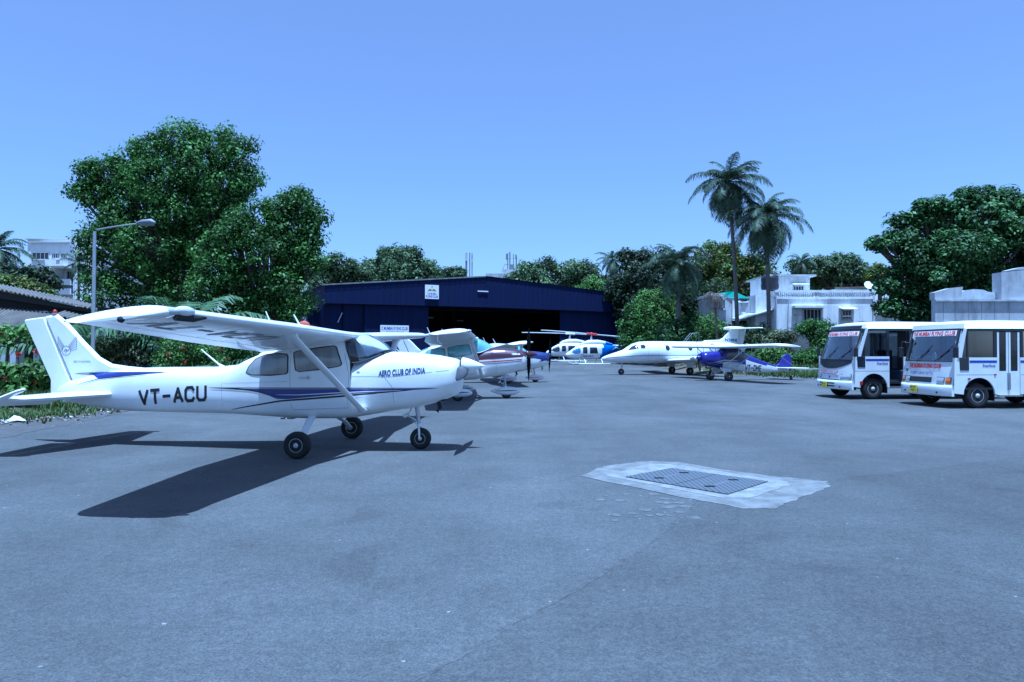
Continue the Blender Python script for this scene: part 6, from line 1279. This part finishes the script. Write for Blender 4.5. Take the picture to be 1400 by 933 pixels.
# person-free verge: weeds and litter
def tufts(name, pts, n, h, mt, kind='stuff', label=None, jit=.3):
    P = []
    for k in range(n):
        a = random.choice(pts); P.append((a[0]+random.gauss(0, a[2]), a[1]+random.gauss(0, a[3])))
    V, Fq = [], []
    for x, y in P:
        z = terr(x, y)-.02
        for b in range(7):
            az = random.uniform(0, 6.28); hh = h*random.uniform(.4, 1.2); sp = hh*random.uniform(.2, .7); w = .012+.01*random.random(); dx, dy = math.cos(az), math.sin(az); o = len(V)
            V += [(x-dy*w, y+dx*w, z), (x+dy*w, y-dx*w, z), (x+dx*sp*.4+dy*w*.7, y+dy*sp*.4-dx*w*.7, z+hh*.65), (x+dx*sp*.4-dy*w*.7, y+dy*sp*.4+dx*w*.7, z+hh*.65), (x+dx*sp+dy*.002, y+dy*sp, z+hh*.95), (x+dx*sp-dy*.002, y+dy*sp, z+hh*.95)]; Fq += [(o, o+1, o+2, o+3), (o+3, o+2, o+4, o+5)]
    o = npmesh(name, np.array(V), np.array(Fq), LM[mt]); tag(o, label, kind=kind); return o
tufts('grass', [(-14.2, 21.5, .8, 1.0), (-15, 22, 1.5, 1.0), (-17, 22, 2, .8), (-12.9, 24, .6, 1.6)], 2600, .5, 'grassy', label='tall weedy grass along the left verge')
tufts('grass', [(-12.2, 19.5, .5, 1.5), (-13.0, 17.8, .8, .6)], 700, .16, 'grassy', label='short sparse grass at the edge of the asphalt')
tufts('grass', [(18.5, 47, 1.0, 1.5), (20.5, 45, 1.5, 1.2), (24, 44.5, 2, 1.5), (27, 43, 3, 1.5), (17.5, 51, 1.0, 2), (22, 49, 2, 1.5), (17, 56, 1.2, 2)], 3000, .55, 'grassy', label='weedy grass on the verge below the villa')
def litter(name, pts, n, smin, smax, mt, label, kind='stuff'):
    m = MB()
    for k in range(n):
        a = random.choice(pts); x, y = a[0]+random.gauss(0, a[2]), a[1]+random.gauss(0, a[3]); z = terr(x, y); s_ = random.uniform(smin, smax); ax = [Vector((random.uniform(-1, 1), random.uniform(-1, 1), random.uniform(-.3, .6))).normalized()*s_*random.uniform(.4, 1) for q in range(5)]
        c = Vector((x, y, z+s_*.25)); vs = [c+v for v in ax]+[c-Vector((0, 0, s_*.4))]; m.add(vs, [(0, 1, 5), (1, 2, 5), (2, 3, 5), (3, 4, 5), (4, 0, 5), (0, 1, 2), (0, 2, 3), (0, 3, 4)], random.choice(range(len(mt))))
    o = m.build(name, mt); tag(o, label, kind=kind); return o
M['stonec'] = mat('pale_stone', (.30, .28, .25), .9, var=.4); M['paper'] = mat('litter_paper', (.65, .65, .66), .8); M['brickc'] = mat('brick_rubble', (.22, .11, .08), .9, var=.4); M['earth'] = mat('dark_earth', (.09, .07, .05), .95)
litter('rubble', [(-11.6, 17.5, .5, .8), (-12.4, 16.8, .8, .6), (-11.9, 19.3, .5, .9), (-13.5, 18, 1.0, .8)], 900, .02, .08, ['stonec', 'earth', 'brickc', 'earth', 'stonec', 'earth', 'stonec', 'paper'], 'small stones and litter along the left verge')
litter('rubble', [(19, 45.5, .8, .9), (17.6, 49, .6, 1.5), (21, 44, 1.2, .7), (16, 55, .6, 2), (16.6, 60, .8, 3)], 700, .03, .16, ['stonec', 'earth', 'brickc', 'stonec', 'paper', 'paper'], 'rubble and litter on the verge behind the tail-wheel aeroplane')
sl = MB(); q = at(1107, 497, 45); sl.bbox(-.62, .75, -.4, .4, 0, .14, .02); sl.v = [(x, y, z+.06*x) for x, y, z in sl.v]; o = sl.build('concrete_slab', 'concrete2', None, (q.x, 45.5, .95)); tag(o, 'pale broken concrete slab lying on the verge left of the minibuses', 'slab')
o.location.z = terr(q.x, 45.5)+.35; sp = MB(); sp.box(-.4, .5, -.25, .25, -.5, 0); sp.build('support_block', 'stone', o)
wb = MB(); wb.add([(0, 0, .0), (.28, .02, .05), (.42, .15, .02), (.2, .22, .12), (.02, .2, .03), (.15, .1, .16)], [(0, 1, 5), (1, 2, 5), (2, 3, 5), (3, 4, 5), (4, 0, 5)]); q = at(3, 575, 16); o = wb.build('crumpled_bag', 'paper', None, (-11.95, 16.3, terr(-11.95, 16.3)+.01)); tag(o, 'crumpled white plastic bag on the verge at far left', 'bag')

# --- behind the shed and far left
palm('dark coconut palm at far left beside the apartment block', at(-6, 0, 62).x, 62, at(-2, 342, 62).z, 3.6, 40, .2, zb=0, low=-1.1)
palm('small palm in front of the apartment block', at(107, 0, 78).x, 78, at(107, 361, 78).z, 2.6, 22, .14, zb=0, low=-.9)
tree('leafy_tree', 'dark grey green tree behind the shed at far left', at(50, 0, 55).x, 55, 55, [(35, 378, 12), (56, 381, 11), (20, 385, 14), (66, 390, 9), (45, 394, 13), (5, 380, 16), (-15, 385, 18)], 'brown', .28, 9, .6, .2, 'trees behind the left shed')
tree('leafy_tree', 'yellowish green tree just above the shed roof', at(22, 0, 44).x, 44, 44, [(15, 392, 12), (35, 398, 12), (50, 402, 9), (0, 395, 14), (62, 404, 7)], 'yell', .20, 9, .45, .15, 'trees behind the left shed')
# --- beyond the hangar
tree('leafy_tree', 'small dark tree between the rounder tree and the hangar roof', at(465, 0, 96).x, 96, 96, [(460, 365, 16), (448, 372, 14), (478, 372, 14), (440, 385, 18), (465, 385, 20), (490, 383, 14)], 'dark', .42, 10, .9, .4, 'trees beyond the hangar', zb=0)
tree('leafy_tree', 'wide domed tree beyond the left half of the hangar roof', at(545, 0, 100).x, 100, 100, [(545, 362, 22), (515, 370, 18), (575, 372, 20), (530, 352, 14), (560, 352, 14), (505, 380, 18), (592, 380, 12), (545, 382, 28)], 'far', .42, 10, .9, .5, 'trees beyond the hangar', zb=0)
tree('leafy_tree', 'low dark treetop beside the antenna poles', at(620, 0, 105).x, 105, 105, [(618, 374, 9), (630, 377, 7), (608, 379, 8)], 'dark', .4, 10, .8, .3, 'trees beyond the hangar', zb=0)
tree('leafy_tree', 'broad green tree beyond the hangar ridge and rooftop masts', at(750, 0, 104).x, 104, 104, [(720, 376, 16), (745, 369, 15), (775, 370, 15), (800, 376, 16), (735, 388, 20), (770, 388, 22), (805, 392, 20), (705, 382, 12), (828, 388, 14)], 'far', .42, 10, .9, .5, 'trees beyond the hangar', zb=0)
tree('leafy_tree', 'lower light green tree just over the right slope of the hangar roof', at(820, 0, 97).x, 97, 97, [(810, 395, 13), (828, 397, 14), (842, 402, 12), (798, 400, 10), (820, 410, 20)], 'lime', .36, 10, .8, .35, 'trees beyond the hangar', zb=0)
palm('coconut palm above the right end of the hangar', at(838, 0, 100).x, 100, at(838, 356, 100).z, 3.3, 26, .22, zb=0, low=-1.0)
palm('smallest coconut palm, left of the one above the hangar end', at(812, 0, 112).x, 112, at(812, 366, 112).z, 1.9, 18, .15, zb=0, low=-.9)
tree('leafy_tree', 'large dark reddish green tree right of the hangar', at(885, 0, 85).x, 85, 85, [(880, 362, 20), (905, 358, 18), (860, 380, 22), (890, 385, 30), (925, 370, 22), (850, 400, 20), (880, 412, 28), (915, 405, 26), (862, 352, 10), (935, 390, 22), (870, 430, 22)], 'brown', .38, 10, .8, .5, 'trees right of the hangar')
tree('leafy_tree', 'yellow-tipped green tree between the stout palm and the tall palms', at(985, 0, 88).x, 88, 88, [(970, 352, 18), (995, 350, 16), (960, 372, 18), (985, 375, 24), (1010, 372, 20), (1030, 362, 14), (1020, 390, 20), (975, 395, 20), (1045, 378, 16)], 'yell', .38, 10, .8, .5, 'trees right of the hangar')
tree('leafy_tree', 'dark undergrowth tree below the yellow-tipped one', at(960, 0, 70).x, 70, 70, [(950, 410, 22), (975, 405, 20), (935, 425, 22), (965, 430, 22), (920, 435, 20), (1045, 445, 14), (1030, 440, 14), (1010, 450, 14)], 'dark', .32, 10, .7, .3, 'trees right of the hangar')
tree('leafy_tree', 'mid green domed tree behind the villa upper room', at(1140, 0, 92).x, 92, 92, [(1140, 368, 20), (1115, 370, 18), (1165, 370, 18), (1178, 380, 14), (1105, 385, 16), (1140, 386, 24), (1090, 368, 12), (1170, 390, 16), (1130, 360, 10), (1155, 360, 10)], 'far', .4, 10, .8, .5, 'trees behind the villa')
tree('leafy_tree', 'small yellow green tree above the tin roof', at(1203, 0, 80).x, 80, 80, [(1203, 372, 9), (1212, 378, 8), (1195, 379, 8), (1220, 382, 9)], 'yell', .3, 10, .6, .25, 'trees behind the villa')
palm('small dark palm left of the domed tree behind the villa', at(1097, 0, 84).x, 84, at(1097, 358, 84).z, 2.4, 20, .15, low=-.9)
palm('stout coconut palm with a thick skirt of fronds, right of the hangar', at(928, 0, 62).x, 62, at(928, 362, 62).z, 3.9, 44, .24, low=-1.1, lw=.24, dead=0)
palm('taller of the two tall coconut palms beside the villa', at(1009, 0, 57).x, 57, at(997, 250, 57).z, 4.0, 54, .16, lean=(at(997, 0, 57).x-at(1009, 0, 57).x, 0), low=-1.1, lw=.26, dead=7)
palm('shorter and fuller of the two tall coconut palms beside the villa', at(1052, 0, 56).x, 56, at(1048, 296, 56).z, 4.2, 54, .17, lean=(at(1048, 0, 56).x-at(1052, 0, 56).x, 0), low=-.95, lw=.26, dead=6)
# dead banana-like tree
dt = thing('withered_palm', 'withered brown palm with hanging dead leaves left of the villa', 'palm', (*at(978, 0, 54).xy, 0)); dt.location.z = terr(dt.location.x, 54); zt = at(978, 400, 54).z-dt.location.z
m = MB(); m.tube([(.2, 0, 0), (.1, 0, zt*.5), (-.05, 0, zt)], [.12, .09, .07], 7); m.build('trunk', 'bark', dt)
V, Fq, _ = frondmesh([((-.05, 0, zt), k*.9, random.uniform(-1.2, .3), random.uniform(1.2, 2.6)) for k in range(15)], .16, 20, 1.6); npmesh('dead_fronds', V, Fq, LM['dry'], dt)
# bushes on the bank behind the jet
for lab, px, Y, circ, mt in (('light green bushy tree right behind the hangar end', 890, 68, [(884, 412, 14), (905, 418, 18), (890, 435, 22), (872, 440, 16), (915, 442, 18), (862, 455, 12), (880, 460, 18)], 'lime'),
  ('dark green bush filling the bank between hangar and helicopters', 855, 66, [(864, 440, 13), (862, 465, 14), (876, 470, 16), (895, 475, 16), (870, 425, 10)], 'mango'),
  ('mid green bush behind the jet cabin', 935, 62, [(925, 455, 18), (945, 445, 16), (910, 465, 16), (940, 472, 18), (960, 462, 18), (975, 474, 16)], 'almond'),
  ('bright green bush under the withered palm', 975, 57, [(972, 446, 14), (988, 455, 14), (965, 460, 16), (985, 472, 16), (1000, 470, 14)], 'lime'),
  ('dark bush between the jet tail and the villa drive', 1030, 55, [(1020, 462, 14), (1040, 458, 14), (1030, 475, 16), (1050, 470, 14), (1012, 474, 14), (1062, 478, 12)], 'dark'),
  ('bright leafy bush seen under the wing of the tail-wheel aeroplane', 1048, 52, [(1040, 490, 12), (1055, 488, 12), (1030, 492, 10), (1066, 492, 10)], 'lime'),
  ('hanging green bush on the retaining wall below the villa', 1118, 54, [(1112, 455, 12), (1128, 450, 12), (1138, 458, 10), (1120, 468, 10), (1105, 448, 9), (1126, 480, 9), (1098, 452, 7)], 'mango'),
  ('grey green creeper at the left foot of the villa wall', 1068, 54, [(1062, 465, 10), (1074, 462, 9), (1066, 480, 10), (1052, 472, 10)], 'palm'),
  ('low bush at the foot of the retaining wall', 1105, 51, [(1098, 490, 9), (1112, 490, 9), (1088, 494, 8), (1122, 487, 9)], 'mango')):
    p = at(px, 0, Y); tree('bush', lab, p.x, Y, Y, circ, mt, .24 if Y > 60 else .17, 10, .5, .08, 'bushes on the bank', cat='bush')
# --- big tree on the right
tree('almond_tree', 'large dark tree with flat tiered branches at the right edge', 30.0, 47, 46, [(1325, 275, 16), (1350, 268, 14), (1375, 272, 14), (1290, 283, 16), (1268, 285, 9), (1300, 300, 30), (1350, 300, 34), (1395, 300, 30), (1250, 303, 14), (1225, 302, 9), (1235, 325, 18), (1210, 333, 10), (1198, 336, 7), (1270, 330, 34), (1320, 340, 40), (1375, 340, 40), (1245, 350, 22), (1290, 375, 34), (1340, 380, 34), (1390, 375, 30), (1420, 320, 40), (1440, 360, 40), (1235, 372, 14), (1255, 395, 24), (1300, 405, 26), (1225, 398, 9), (1215, 425, 12), (1240, 425, 20), (1265, 430, 22), (1212, 392, 8), (1405, 285, 16), (1340, 415, 24)], 'almond', .27, 9, .55, .42, None, up=.8, sz=.6, ycomp=.6)

# ------------------------------------------------------------------ light, sky, camera
SUN = Vector((.037, -.185, 1)).normalized(); elev = math.asin(SUN.z); azim = math.atan2(SUN.x, SUN.y)
wd = bpy.data.worlds.new('World'); SC.world = wd; wd.use_nodes = True; nt = wd.node_tree; bg = nt.nodes['Background']
sky = nt.nodes.new('ShaderNodeTexSky'); sky.sky_type = 'NISHITA'; sky.sun_disc = False; sky.sun_elevation = elev; sky.sun_rotation = azim; sky.altitude = 0; sky.air_density = 1.0; sky.dust_density = 1.2; sky.ozone_density = 1
hz = nt.nodes.new('ShaderNodeMix'); hz.data_type = 'RGBA'; hz.blend_type = 'ADD'; hz.inputs[0].default_value = 1; hz.inputs[7].default_value = (1.25, .78, .6, 1); nt.links.new(sky.outputs[0], hz.inputs[6]); nt.links.new(hz.outputs[2], bg.inputs[0]);  # milky coastal haze over the clear-sky colour
bg.inputs[1].default_value = .074
sd = bpy.data.lights.new('sun', 'SUN'); sd.energy = 5.0; sd.angle = R(.53); sd.color = (1, .96, .90); so = bpy.data.objects.new('sun', sd); COL.objects.link(so)
so.rotation_euler = SUN.to_track_quat('Z', 'Y').to_euler()
cd = bpy.data.cameras.new('camera'); cd.sensor_width = 36; cd.lens = F_PX/1400*36; cd.clip_end = 6000; cd.clip_start = .05
co = bpy.data.objects.new('camera', cd); COL.objects.link(co); co.location = (0, 0, CAM_H); co.rotation_euler = (math.pi/2+.014, 0, 0); SC.camera = co
vs_ = SC.view_settings; vs_.view_transform = 'Standard'; vs_.look = 'None'; vs_.exposure = 0.72; vs_.gamma = 1; vs_.use_curve_mapping = False
try: vs_.use_white_balance = True; vs_.white_balance_temperature = 4050; vs_.white_balance_tint = 3
except Exception as e_: print('no white balance', e_)
SC.cycles.max_bounces = 6; SC.cycles.transparent_max_bounces = 12; SC.cycles.use_denoising = True
